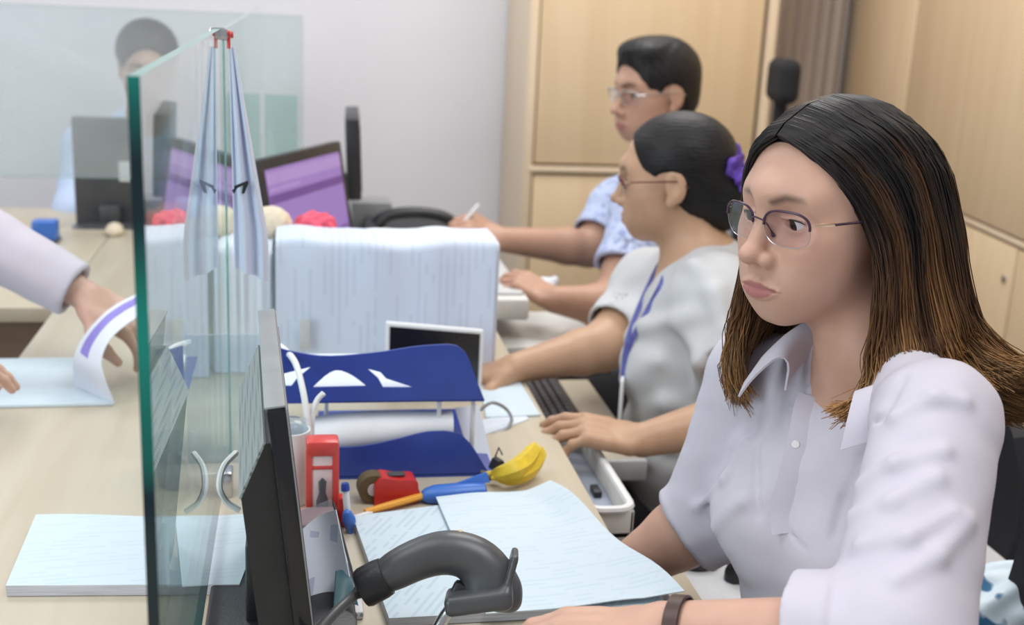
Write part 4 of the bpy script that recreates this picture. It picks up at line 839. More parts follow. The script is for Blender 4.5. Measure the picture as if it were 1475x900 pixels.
# ================================================================== the customer at the counter, mostly outside the frame
def customer():
    o = np.array([-1.02, 1.90, 1.44]); T = Fr(o, unit([1, .05, -.35]), sc=1.0)
    w = P(122, 425, 2.0); el = P(-40, 335, 2.03)
    J = dict(id='customer', F=unit([1, .05, 0]), nb=np.array([-1.07, 1.90, 1.27]), pelvis=np.array([-1.12, 1.90, .82]), Ls=np.array([-1.05, 2.08, 1.20]), Rs=np.array([-1.05, 1.72, 1.20]), Le=np.array([-.72, 2.06, 1.05]) * .2 + el * .8, Lw=w,
             Re=np.array([-.80, 1.66, 1.00]), Rw=P(-140, 535, 1.80) + np.array([0, 0, .04]), kneeL=(-1.08, 2.0, .47), kneeR=(-1.08, 1.80, .47), tuck=.0)
    root = person('customer', [J['pelvis'][0], J['pelvis'][1], 0], 'person in a white long-sleeved shirt reaching in at the left edge to lift a page')
    d = unit(P(172, 455, 1.99) - w); hL = (w, d, (.25, -.35, .9), -1, [.55, .7, .8, .9], dict(k=1.02)); hR = (J['Rw'], unit(P(-40, 530, 1.80) + np.array([0, 0, .012]) - J['Rw']), (0, 0, 1), 1, [.25] * 4)
    body, SB = make_body('body', J, T, (.60, .38, .30), (.45, .18, .16), root, fine_h=.004, hands=(hL, hR), male=True, hand_h=.003, neck_r=.055)
    for s in (-1, 1): eye(T, s, unit([1, 0, -.5]), body)
    S = Sdf(); TT, H = torso_ops(S, J, .015, False, 1.08)
    for s in 'LR': a, b, c = (np.asarray(J[s + n]) for n in 'sew'); S.u(Cone(a, b, .064, .056), .04); sleeve(S, b, b + (c - b) * (.93 if s == 'L' else .85), .058, .046, .03, hollow=.034)
    S.c(Cone(TT.p(.015, 0, H), TT.p(.01, 0, H * 1.3), .056, .07), .01); S.inter(Half(TT.p(0, 0, -.10), (0, 0, -1)), .004)
    S.disp = lambda p: (.0012 * np.sin(p[:, 0] * 62 + np.sin(p[:, 2] * 40) * 2) * np.sin(p[:, 2] * 50 + p[:, 1] * 40)).astype('f4'); sdf_obj(S, 'shirt', 'shirt1', root, .005)
    cap = hair_cap(T, .012, nape=-.055); sdf_obj(cap, 'hair', 'hairblack', root, .005); trousers(J, root, h=.01)
customer()
# ================================================================== things on the counter
Z0 = .75
def slab(corners, th, mats, n=14, curl=None, m=0, medge=None):
    """sheet over four corner points (a b along one side, d c along the other)"""
    a, b, c, d = [np.asarray(x, float) for x in corners]; G = np.zeros((n, n, 3))
    for i in range(n):
        for j in range(n): u, v = i / (n - 1), j / (n - 1); G[i, j] = (a * (1 - u) + b * u) * (1 - v) + (d * (1 - u) + c * u) * v + (curl(u, v) if curl else 0)
    mb = MB(); mb.sheet(G, th, m=m, medge=medge); return mb
# ---- hanging pennant at the glass joint
t = thing('pennant', (-.082, 1.51, 1.0), 'white cloth pennant with black marks hanging from the glass clamp', 'pennant')
G = []
for i in range(40):
    s = i / 39; row = []
    for j in range(14):
        v = j / 13; w = .006 + .036 * min(1, v * 1.25); x = -.089 + .004 + (s - 0.0) * w + .002 * v; y = 1.500 + .006 * math.sin(s * 12.5 + .4) * min(1, v * 2 + .2) + .006 * s * v; row.append([x, y, 1.300 - v * (.275 + .02 * s)])
    G.append(row)
mb = MB().sheet(np.array(G), .0012); pen = mb.build('cloth', 'cloth_flag', t)
mb = MB(); mb.tube([(-.086, 1.502, 1.318), (-.086, 1.500, 1.298)], .0022, 8); mb.build('cord', 'red', t)
def mark(poly, name='emblem'):
    mb = MB(); q = [PY(x, y, 1.489) for x, y in poly]; e = np.array(q); n = len(e); d = np.array([0, .0012, 0]); mb.add(np.vstack([e, e + d]), [list(range(n))[::-1], list(range(n, 2 * n))] + [[i, (i + 1) % n, n + (i + 1) % n, n + i] for i in range(n)]); mb.build(name, 'black', t)
mark([(337, 268), (357, 260), (358, 264), (352, 279), (348, 279), (350, 267), (338, 273)]); mark([(334, 274), (340, 270), (341, 272), (337, 280)])
# ---- monitors at the far end
def monitor(name, c, yaw, w, h, label, tilt=0.0, screen=None, thick=.03, stand_z=None, bezel=.018, stand=True, back='black', bulge=.02, group=None):
    """c: centre of the screen face; yaw: direction the screen looks"""
    R = rotz(yaw) @ roty(tilt); c = np.asarray(c, float); zb = stand_z if stand_z is not None else Z0; t = thing(name, (c[0], c[1], zb), label, 'monitor', group)
    at = lambda x, y, z: c + R @ np.array([x, y, z])          # x forward, y sideways, z up
    mb = MB(); mb.box(at(-thick / 2, 0, 0), (thick, w, h), R=R, bevel=.005); 
    if bulge: mb.box(at(-thick - bulge / 2 + .004, 0, -.01), (bulge, w * .72, h * .72), R=R, bevel=.008)
    mb.build('housing', back, t)
    sm, mi = MB(), ['blackgloss']
    sm.box(at(.0005, 0, 0), (.002, w - 2 * bezel, h - 2 * bezel), R=R, m=0)
    if screen:
        mi = screen[0]
        for (y0, y1, z0, z1, k) in screen[1]: sm.box(at(.0018, (y0 + y1) / 2 * (w - 2 * bezel), (z0 + z1) / 2 * (h - 2 * bezel)), (.0008, (y1 - y0) * (w - 2 * bezel), (z1 - z0) * (h - 2 * bezel)), R=R, m=k)
    sm.build('screen', mi, t)
    if stand:
        mb = MB(); b = at(-thick - .01, 0, -h * .3); mb.box(((b[0]), b[1], (zb + b[2]) / 2 + .004), (.03, .05, max(.02, b[2] - zb - .004)), R=rotz(yaw), bevel=.004); mb.build('neck', back, t)
        mb = MB(); mb.lathe([(.0001, 0), (.095, 0), (.095, .006), (.03, .014), (.0001, .014)], (b[0], b[1], zb)); mb.build('foot', back, t)
    return t
MT['scr'] = emit('purple_screen', (.36, .22, .55), .95); MT['scr2'] = emit('dark_purple_bar', (.18, .085, .30), .9); MT['scr3'] = emit('pale_purple_bar', (.45, .30, .62), .95)
scr = (['scr', 'scr2', 'scr3'], [(-.5, .5, .36, .47, 2), (-.5, .5, .19, .27, 1), (-.5, .5, -.235, -.215, 1), (-.48, -.1, .30, .33, 2)])
pa = PZ(370, 232, 1.05); pb = PZ(491, 203, 1.05); dd = unit(pb - pa); yaw = math.atan2(-dd[0], dd[1]) ; nrm_ = np.array([dd[1], -dd[0], 0]); w_ = np.linalg.norm(pb - pa)
monitor('monitor', (pa + pb) / 2 + np.array([0, 0, -.128]) + nrm_ * .022, math.atan2(nrm_[1], nrm_[0]), w_, .262, 'black monitor showing a purple screen, behind the printed papers', tilt=-.17, screen=scr, bezel=.022)
q = PY(511, 228, 2.72); monitor('monitor', (q[0] + .018, q[1] + .12, q[2]), -.04 - .0, .30, .185, 'black monitor seen edge-on, right behind the purple-screened one', tilt=-.04, thick=.033, bulge=0)
q = PY(152, 250, 3.19)
t = monitor('monitor', (q[0] + .010, q[1] + .03, .878), PI / 2, .178, .285, 'dark grey monitor back with a white sticker, in front of the far person', thick=.035, bulge=.0, back='dgrey', stand_z=.735)
mb = MB(); mb.box(PY(180, 247, 3.1835) , (.030, .001, .052)); mb.build('sticker', 'white', t)
q = PZ(178, 320, Z0); S = Sdf(); S.u(Ell((q[0], 3.02, Z0 + .008), (.022, .036, .022)), .01); S.inter(Half((0, 0, Z0 + .001), (0, 0, -1)), .001); tag(sdf_obj(S, 'mouse', 'beige', None, .0035, loc=(q[0], 3.02, Z0)), 'small pale mouse at the end of the counter, below the dark monitor', 'mouse')
# ---- desk telephone
q = PZ(575, 332, Z0); bx = q[0] + .0; by = 2.80
t = thing('telephone', (bx, by, Z0), 'black desk telephone at the far end of the counter', 'telephone')
mb = MB(); mb.prism([(0, 0), (.20, 0), (.20, .075), (.17, .085), (0, .030)], (bx - .105, by - .10, Z0), (0, 1, 0), (0, 0, 1), .205); mb.build('base', 'black', t)
mb = MB(); mb.tube(catmull([(bx - .085, by - .055, Z0 + .085), (bx - .06, by - .05, Z0 + .108), (bx, by - .045, Z0 + .116), (bx + .07, by - .04, Z0 + .108), (bx + .115, by - .035, Z0 + .078), (bx + .125, by - .03, Z0 + .045)], 20), [.020] * 3 + [.017] * 14 + [.019] * 3, 12, flat=.8); mb.build('handset', 'black', t)
mb = MB()
for i in range(3):
    for j in range(4): mb.box((bx - .06 + i * .075, by - .085 + j * .022, Z0 + .045 + j * .007), (.028, .014, .010), bevel=.002)
mb.build('keypad', 'lgrey', t)
mb = MB(); mb.box((bx - .085, by + .16, Z0 + .055), (.10, .10, .11), bevel=.006); single(mb, 'card_reader', 'mgrey', 'grey box behind the desk telephone', 'box')
# ---- the big printed papers draped over a box, with two soft balls on top
bxx = single(MB().box((.118, 2.035, Z0 + .0985), (.40, .20, .197), bevel=.003), 'archive_box', 'white', 'white archive box standing behind the printed papers', 'box')
def drape(x0, x1, y, ztop, zbot, nx, ph, back=.10, yoff=0):
    G = []
    for i in range(nx):
        u = i / (nx - 1); x = x0 + (x1 - x0) * u; w = .003 * math.sin(u * 9 + ph) + .002 * math.sin(u * 23 + ph * 2); zt = ztop + .0035 * math.sin(u * 8 + ph) + .002 * math.sin(u * 19); row = []
        for k in range(8): row.append([x + .0, y + w * (.3 + k / 9) + yoff, zbot + (zt - .014 - zbot) * k / 7])
        for k in range(1, 7): a = PI / 2 * k / 6; row.append([x, y + w * 1.2 + .014 * (1 - math.cos(a)) + yoff, zt - .014 + .014 * math.sin(a)])
        row.append([x, y + w + .014 + back * .5, zt + .001]); row.append([x, y + w + .014 + back, zt - .001]); G.append(row)
    return np.array(G)
t = thing('document', (.13, 1.89, Z0), 'large printed white sheets draped over the box behind the blue trays', 'papers')
MB().sheet(drape(-.040, .318, 1.880, .979, .752, 50, .3), .0012, m=0).build('front_sheet', 'print_v', t)
MB().sheet(drape(-.030, .325, 1.889, .976, .752, 50, 1.9), .0025, m=0).build('under_sheet', 'paper', t)
MB().sheet(drape(-.022, .322, 1.899, .973, .752, 50, 3.1), .0025, m=0).build('under_sheet', 'paper', t)
G = drape(-.098, -.046, 1.905, .962, .752, 16, 4.0); MB().sheet(G, .002).build('side_sheet', 'paper', t)
mb = MB(); mb.box(PY(439, 481, 1.868), (.017, .004, .052), bevel=.001); mb.build('paper_clip', 'lgrey', t)
for (px, py, r, m, nm, lb, sq, cat) in ((390, 336, .037, 'beige', 'cream_ball', 'cream cloth ball on top of the printed papers', .85, 'ball'), (455, 333, .037, 'pink', 'yarn_ball', 'pink-red ball of yarn on top of the printed papers, beside the cream one', .72, 'yarn')):
    q = PY(px, py, 2.03); S = Sdf(); c = np.array([q[0], 2.03,   .947 + r * sq * .95]); S.u(Ell(c, (r, r, r * sq)), .01)
    if nm == 'yarn_ball':
        S.disp = (lambda c_: lambda p: (.0035 * np.sin((p[:, 0] - c_[0]) * 210 + np.sin((p[:, 2] - c_[2]) * 120) * 2) * np.cos((p[:, 2] - c_[2]) * 180 + (p[:, 1] - c_[1]) * 140)).astype('f4'))(c)
    else: S.disp = lambda p: (.0008 * np.sin(p[:, 0] * 300) * np.sin(p[:, 2] * 300)).astype('f4')
    tag(sdf_obj(S, nm, m, None, .0025, loc=(c[0], c[1], .948)), lb, cat)
# ---- small dark screen in a white frame
t = thing('display', PY(625, 560, 1.80), 'small black screen in a white frame, between the printed papers and the blue tray', 'display')
a, b, c, d = [PY(x, y, 1.80) for x, y in ((556, 464), (697, 476), (697, 560), (548, 560))]; exu = unit(b - a); ezu = np.array([0, 0, 1.]); 
mb = MB(); pl = [(0, 0), (np.linalg.norm(b - a), 0), (np.linalg.norm(b - a), -.135), (0, -.135)]; R_ = np.stack([exu, np.cross(ezu, exu), ezu], 1); wd = np.linalg.norm(b - a)
cc = (a + b) / 2 + np.array([0, .006, -.105]); mb.box(cc, (wd, .012, .21), R=R_, bevel=.003); mb.build('casing', 'white', t); mb = MB(); mb.box(cc + np.array([0, -.0065, .024]), (wd - .012, .002, .150), R=R_); mb.build('screen', 'blackgloss', t)
# ---- blue two-tier letter tray
from mathutils.geometry import tessellate_polygon
def plate(outer, holes, Y, th, lean=0):
    f = lambda p: PY(p[0], p[1], Y); rings = [[Vector(f(p)) for p in r] for r in [outer] + holes]; pts = [v for r in rings for v in r]; tri = tessellate_polygon(rings); V = np.array([v[:] for v in pts]); n = len(V)
    d = np.array([0, th, 0]); F = [list(x) for x in tri] + [[i + n for i in x[::-1]] for x in tri]; k = 0
    for r in rings: m_ = len(r); F += [[k + i, k + (i + 1) % m_, n + k + (i + 1) % m_, n + k + i] for i in range(m_)]; k += m_
    return MB().add(np.vstack([V, V + d]), F, 0)
def sm_(pts, n): return [tuple(x[:2]) for x in catmull([(x, y, 0) for x, y in pts], n)]
t = thing('letter_tray', (.10, 1.58, Z0), 'blue two-tier plastic letter tray with triangular cut-outs', 'letter tray')
up = sm_([(388, 497), (420, 506), (470, 513), (540, 508), (600, 499), (645, 496)], 20) + sm_([(658, 498), (672, 510), (684, 540), (698, 578)], 8) + [(388, 580)]
lo = sm_([(462, 645), (520, 643), (570, 633), (610, 623), (640, 621)], 16) + sm_([(662, 624), (680, 642), (696, 668), (712, 694)], 8) + [(640, 703), (462, 706)]
holes = [[(401, 540), (449, 528), (428, 545), (420, 556), (400, 556)], sm_([(450, 558), (470, 540), (487, 533), (508, 541), (528, 556)], 10), [(529, 531), (548, 536), (556, 545), (596, 558), (552, 558), (545, 545)]]
plate(up, holes, 1.475, .003).build('upper_wall', 'blue', t); plate(lo, [], 1.455, .003).build('lower_wall', 'blue', t)
zu = PY(500, 579, 1.475)[2]; xa, xb = PY(388, 579, 1.475)[0], PY(698, 578, 1.475)[0]
mb = MB(); mb.box(((xa + xb) / 2, 1.575, zu), (xb - xa, .20, .003), bevel=.001); mb.build('upper_floor', 'blue', t)
xc = PY(462, 700, 1.455)[0]; xd = PY(712, 694, 1.455)[0]; mb = MB(); mb.box(((xc + xd) / 2, 1.58, Z0 + .004), (xd - xc, .25, .003), bevel=.001); mb.build('lower_floor', 'blue', t)
for px, Y in ((633, 1.482), (682, 1.482), (470, 1.65)): x = PY(px, 600, Y)[0]; mb = MB(); mb.box((x, Y + .006, (Z0 + zu) / 2 + .002), (.006, .006, zu - Z0 - .006), bevel=.002); mb.build('riser', 'white', t)
# papers in the trays
mb = slab([(xa + .012, 1.49, zu + .009), (xb - .06, 1.49, zu + .009), (xb - .06, 1.64, zu + .009), (xa + .012, 1.64, zu + .009)], .012, None, medge=1); single(mb, 'paper_stack', ['paper', 'paperedge'], 'sheaf of white papers lying in the upper blue tray', 'papers')
G = []; q0 = PY(440, 615, 1.52); q1 = PY(648, 600, 1.52)
for i in range(24):
    u = i / 23; row = []
    for k in range(22): a = 2 * PI * .9 * k / 21 - 1.9; rr = .027 * (.75 + .25 * math.sin(PI * min(1, .15 + u))) ; row.append([q0[0] + (q1[0] - q0[0]) * u, 1.497 + rr * 1.0 * math.cos(a), Z0 + .046 + .012 * u + rr * math.sin(a)])
    G.append(row)
single(MB().sheet(np.array(G), .0012), 'paper_roll', 'bright_paper', 'loosely rolled white paper in the lower blue tray', 'paper roll')
mb = slab([PY(655, 588, 1.60), PY(690, 584, 1.60), PY(716, 696, 1.475), PY(690, 700, 1.475)], .003, None); single(mb, 'paper_sheet', 'paper', 'white sheet leaning on the right end of the blue tray', 'paper')
# ---- cables
def cable(pts, r, m, label, n=40, name='cable'): return single(MB().tube(catmull(pts, n), r, 8), name, m, label, 'cable')
cable([PY(690, 592, 1.62), PY(708, 580, 1.63), PY(728, 588, 1.65), PY(737, 605, 1.64), PY(725, 622, 1.62), PY(703, 626, 1.61)], .0026, 'mgrey', 'grey cable loop beside the right end of the blue tray')
cable([PY(386, 492, 1.53), PY(405, 500, 1.50), PY(424, 520, 1.46), PY(434, 552, 1.43), PY(441, 590, 1.41), PY(446, 640, 1.40), (.012, 1.40, .752)], .0042, 'white', 'white cable arching over the left end of the blue tray')
cable([PY(466, 566, 1.42), PY(457, 576, 1.42), PY(451, 592, 1.415), PY(449, 620, 1.41), (.012, 1.42, .755)], .0036, 'white', 'short white cable end sticking up in front of the blue tray')
# ---- loose sheets at the right edge of the counter
mb = slab([PZ(700, 602, Z0 + .002), PZ(778, 598, Z0 + .002), PZ(742, 540, Z0 + .002), PZ(690, 545, Z0 + .002)], .003, None); single(mb, 'paper_sheet', 'print_form', 'white sheet lying by the counter edge, right of the blue tray', 'paper')
mb = slab([PZ(700, 626, Z0 + .001), PZ(762, 604, Z0 + .001), PZ(752, 594, Z0 + .001), PZ(690, 606, Z0 + .001)], .002, None); single(mb, 'envelope', 'paper', 'narrow white envelope under the sheet at the counter edge', 'envelope')
# ---- bananas
t = thing('banana_bunch', PZ(745, 690, Z0), 'small yellow banana pair lying beside the blue tray', 'banana')
for off, dz in ((0, 0), (.014, .010)):
    pts = [PZ(708, 688, Z0 + .012), PZ(722, 688, Z0 + .014), PZ(742, 685, Z0 + .017 + dz), PZ(762, 674, Z0 + .020 + dz), PZ(775, 658, Z0 + .026 + dz), PZ(779, 644, Z0 + .034 + dz)]; pts = [p + np.array([-off * .4, off, 0]) for p in pts]
    c = catmull(pts, 26); s = np.linspace(0, 1, 26); r = np.interp(s, [0, .12, .3, .6, .85, .96, 1], [.003, .0045, .0115, .0140, .0110, .0055, .003]); mb = MB(); mb.tube(c, r, 6); b = mb.build('banana', 'yellow', t)
    mb = MB(); mb.tube([c[0], c[0] * 1.6 - c[4] * .6], [.004, .005], 8); mb.build('stem', 'stem', b)
mb = MB(); q = PZ(712, 668, Z0 + .008); mb.prism([(-.012, 0), (.012, 0), (.004, .017), (-.004, .017)], q - np.array([0, 0, .007]), (.9, .4, 0), (0, 0, 1), .016); mb.tube([q + [0, 0, .008], q + [.006, .004, .022], q + [.012, .008, .010]], .0012, 6); single(mb, 'binder_clip', 'black', 'small black binder clip between the tray and the bananas', 'clip')
# ---- tape dispenser, knife, pens, stamp, mug
q = PZ(562, 722, Z0); Rq = rotz(.12); t = thing('tape_dispenser', q, 'red tape dispenser with a dark roll, in front of the blue tray', 'tape dispenser')
mb = MB(); o_ = q + Rq @ np.array([-.022, -.010, 0]); mb.prism(sm_([(0, 0), (.055, 0), (.056, .020), (.052, .030), (.030, .032), (.010, .036), (0, .028)], 22), o_, Rq @ np.array([1, 0, 0.]), (0, 0, 1), -.030); mb.build('body', 'red', t)
mb = MB(); mb.lathe([(.008, -.010), (.019, -.010), (.019, .010), (.008, .010), (.008, -.010)], q + Rq @ np.array([-.022, .006, .0195]), R=Rq @ rotx(PI / 2), capb=False, capt=False); mb.build('tape_roll', 'stem', t)
mb = MB(); mb.lathe([(.0001, -.0115), (.008, -.0115), (.008, .0115), (.0001, .0115)], q + Rq @ np.array([-.022, .006, .0195]), R=Rq @ rotx(PI / 2)); mb.build('spool', 'lgrey', t)
mb = MB(); mb.box(q + Rq @ np.array([.008, .006, .0345]), (.022, .012, .003), R=Rq, bevel=.001); mb.build('cutter', 'dgrey', t)
t = thing('utility_knife', PZ(610, 722, Z0), 'utility knife with an orange barrel and blue handle', 'knife')
a, b, c = PZ(526, 737, Z0 + .006), PZ(608, 714, Z0 + .009), PZ(700, 706, Z0 + .012); mb = MB(); mb.tube([a, a * .6 + b * .4, b], [.0045, .0058, .006], 8, flat=.7); mb.build('barrel', 'orange', t)
mb = MB(); mb.tube([b, b * .94 + c * .06, b * .8 + c * .2, b * .2 + c * .8, b * .03 + c * .97, c], [.007, .011, .0145, .0145, .013, .008], 12, flat=.85); h_ = mb.build('handle', 'blue2', t)
mb = MB(); mb.prism([(0, 0), (.05, 0), (.046, .013)], b * .55 + c * .45 + np.array([0, .006, .009]), unit(c - b), (0, .2, 1), .006); mb.build('slider', 'blue2', t)
def pen(a, b, r, label, m, cap=None, name='pen'):
    t = thing(name, a, label, 'pen'); u = unit(np.asarray(b) - a); mb = MB(); mb.tube([a, a + u * .008, b - u * .004, b], [r * .25, r, r, r * .8], 10); mb.build('barrel', m, t)
    if cap: f, mc = cap; p = b + (np.asarray(a) - b) * f; mb = MB(); mb.tube([b + u * .001, b - u * .003, p], [r * 1.0, r * 1.28, r * 1.28], 10); mb.build('cap', mc, t)
    return t
pen(PZ(712, 723, Z0 + .005), PZ(600, 738, Z0 + .005), .0032, 'thin silver pen lying in front of the blue knife handle', 'metal')
pen(PZ(537, 738, Z0 + .006) - np.array([.0, 0, 0]), PZ(490, 752, Z0 + .006), .0035, 'white ballpoint with a black tip pointing at the orange knife barrel', 'white', (.35, 'black'))
up_pen = pen(PY(503, 772, 1.30), PY(497, 697, 1.305), .0042, 'blue pen standing upright beside the red stamp', 'white', (.12, 'blue'))
q = PY(503, 757, 1.296); mb = MB(); S = Sdf(); S.u(Cone(PY(500, 740, 1.296), PY(505, 768, 1.296), .0055, .0035), .004); S.u(Ell(PY(503, 750, 1.296), (.008, .006, .009)), .005); sdf_obj(S, 'grip', 'blue2', up_pen, .0014)
MT['navy'] = mat('navy_plastic', (.02, .02, .10), .35); pen(PZ(277, 690, Z0 + .006), PZ(309, 713, Z0 + .006), .0062, 'dark blue pen lying behind the near glass screen', 'navy', (.5, 'navy'))
# self-inking stamp
xl, xr = PY(440, 680, 1.345)[0], PY(488, 680, 1.345)[0]; zt, zb_ = PY(464, 630, 1.345)[2], Z0; xm = (xl + xr) / 2; wd = xr - xl
t = thing('stamp', (xm, 1.345, Z0), 'red self-inking stamp with a clear front, right of the white mug', 'stamp')
mb = MB(); mb.box((xm, 1.345, zt - .010), (wd, .030, .020), bevel=.005); mb.box((xl + .004, 1.345, (zt + zb_) / 2 - .002), (.008, .028, zt - zb_ - .012), bevel=.002); mb.box((xr - .004, 1.345, (zt + zb_) / 2 - .002), (.008, .028, zt - zb_ - .012), bevel=.002); mb.box((xm, 1.345, zt - .034), (wd - .01, .026, .005), bevel=.001); MT['red2'] = mat('soft_red_plastic', (.66, .075, .065), .3); mb.build('frame', 'red2', t)
MT['pinkclear'] = mat('pale_pink_plastic', (.80, .62, .62), .25); mb = MB(); mb.box((xm, 1.338, (zt + zb_) / 2 - .004), (wd - .013, .010, zt - zb_ - .030), bevel=.002); mb.build('window', 'pinkclear', t)
mb = MB(); mb.lathe([(.0001, 0), (.010, 0), (.009, .020), (.005, .030), (.006, .045), (.0001, .050)], (xm, 1.3285, Z0 + .008), R=np.diag([.8, .35, 1.]), n=16); mb.build('stem', 'dgrey', t)
mb = MB(); q = PZ(458, 765, Z0); MT['pinkgrey'] = mat('dusty_pink_plastic', (.42, .24, .24), .5); mb.box((q[0] - .003, 1.297, Z0 + .018), (.052, .050, .012), bevel=.003); mb.build('ink_pad', 'pinkgrey', t)
mb = MB(); mb.box((q[0] - .003, 1.297, Z0 + .0065), (.056, .054, .011), bevel=.002); mb.build('ink_pad_base', 'red', t)
mb = MB(); mb.box((xr + .004, 1.318, Z0 + .02), (.012, .018, .038), bevel=.003); mb.build('lever', 'red', t)
q = PY(421, 700, 1.39); t = thing('mug', (q[0], 1.39, Z0), 'white cup with dark marks, half hidden by the black monitor', 'mug')
zt = PY(421, 618, 1.39)[2] - Z0; mb = MB(); mb.lathe([(.0001, 0), (.019, 0), (.021, .004), (.0225, zt), (.0205, zt), (.0190, .006), (.0001, .006)], (q[0], 1.39, Z0), n=28); mb.build('cup', 'white', t)
mb = MB(); 
for px, py in ((412, 668), (419, 683), (414, 704)): e_ = PY(px, py, 1.369); mb.lathe([(.0001, -.001), (.0022, 0), (.0001, .001)], e_, R=rotx(PI / 2), n=8)
mb.build('mark', 'dgrey', t)
mb = MB(); mb.lathe([(.006, .03), (.0145, zt + .002), (.0165, zt + .009), (.012, zt + .013), (.0001, zt + .014)], (q[0], 1.39, Z0), n=20); mb.build('lid', 'plastic_clear', t)
# ---- near black monitor, edge-on, top and vents painted grey for overhead light
t = thing('monitor', (-.03, 1.08, Z0), 'near black monitor seen edge-on beside the glass screen', 'monitor')
y0, y1 = .955, 1.27; e_t, e_b = PY(384, 589, y0), PY(424, 905, y0); tilt = math.atan2(e_b[0] - e_t[0], e_t[2] - e_b[2]); 
zt = e_t[2]; hh = .265; R_ = roty(-tilt); c = np.array([e_t[0], (y0 + y1) / 2, zt]) + R_ @ np.array([0, 0, -hh / 2])
Rm = rotz(.050) @ R_
mb = MB(); mb.box(c, (.017, y1 - y0, hh), R=Rm, bevel=.004); mb.build('bezel', 'blackgloss', t)
mb = MB(); mb.box(c + Rm @ np.array([.0085, 0, 0]), (.0016, y1 - y0 - .002, hh - .002), R=Rm, bevel=.0006); mb.build('trim', 'mgrey', t)
mb = MB(); mb.box(c + Rm @ np.array([.0092, 0, 0]), (.0012, y1 - y0 - .03, hh - .03), R=Rm); mb.build('screen', 'blackgloss', t)
mb = MB(); mb.prism([(-.150, 0), (-.150, .031), (.050, .031), (.098, .004), (.098, .0)], c + Rm @ np.array([-.008, -(y1 - y0) / 2 + .012, 0]), Rm @ np.array([0, 0, 1.]), Rm @ np.array([-1., 0, 0]), -(y1 - y0 - .024)); hs_ = mb.build('back_housing', 'black', t)
def vent(name, a, b):
    m, t_, bb = nt(name); L = t_.links; tc = node(t_, 'ShaderNodeTexCoord'); mp = node(t_, 'ShaderNodeMapping'); mp.inputs['Scale'].default_value = (160, 160, 160); L.new(tc.outputs['Object'], mp.inputs[0]); v = node(t_, 'ShaderNodeTexVoronoi', Scale=1.0); v.inputs['Randomness'].default_value = 0; L.new(mp.outputs[0], v.inputs['Vector'])
    r_ = node(t_, 'ShaderNodeValToRGB'); r_.color_ramp.elements[0].position = .30; r_.color_ramp.elements[0].color = c4(a); r_.color_ramp.elements[1].position = .38; r_.color_ramp.elements[1].color = c4(b); L.new(v.outputs['Distance'], r_.inputs[0]); L.new(r_.outputs[0], bb.inputs['Base Color']); bb.inputs['Roughness'].default_value = .5; return m
MT['vent'] = vent('perforated_toplit_grey', (.17, .18, .19), (.36, .38, .39))  # overhead light on the black vents, put into the grey tone
mb = MB(); mb.box((c[0] - .005, 1.11, Z0 + .006), (.15, .18, .012), bevel=.004); mb.box((c[0] - .03, 1.11, Z0 + .05), (.02, .06, .09), bevel=.004); mb.build('stand', 'black', t)
L_ = y1 - y0; e1_, e2_, e3_ = Rm @ np.array([0, 0, 1.]), Rm @ np.array([-1., 0, 0]), Rm @ np.array([0, 1., 0])
pA = c + Rm @ np.array([-.008, -L_ / 2 + .013, 0]); d1 = e1_ * .050 + e2_ * .032; d2 = e1_ * .099 + e2_ * .005
mb = slab([pA + d1, pA + d2, pA + d2 + e3_ * (L_ - .028), pA + d1 + e3_ * (L_ - .028)], .002, None, 4); mb.build('vent_panel', 'vent', t)
mb = MB(); mb.box(c + Rm @ np.array([-.001, 0, hh / 2 + .0006]), (.018, L_ - .004, .0022), R=Rm, bevel=.0008); mb.build('top_edge_sheen', 'mgrey', t)  # grey stands in for ceiling light reflected off the black top
mb = MB(); mb.tube(catmull([PY(340, 652, 1.25), PY(322, 672, 1.22), PY(316, 700, 1.20), PY(326, 722, 1.20), PY(345, 735, 1.2)], 24), .0035, 8); single(mb, 'cable', 'white', 'white cable bending behind the near black monitor', 'cable')
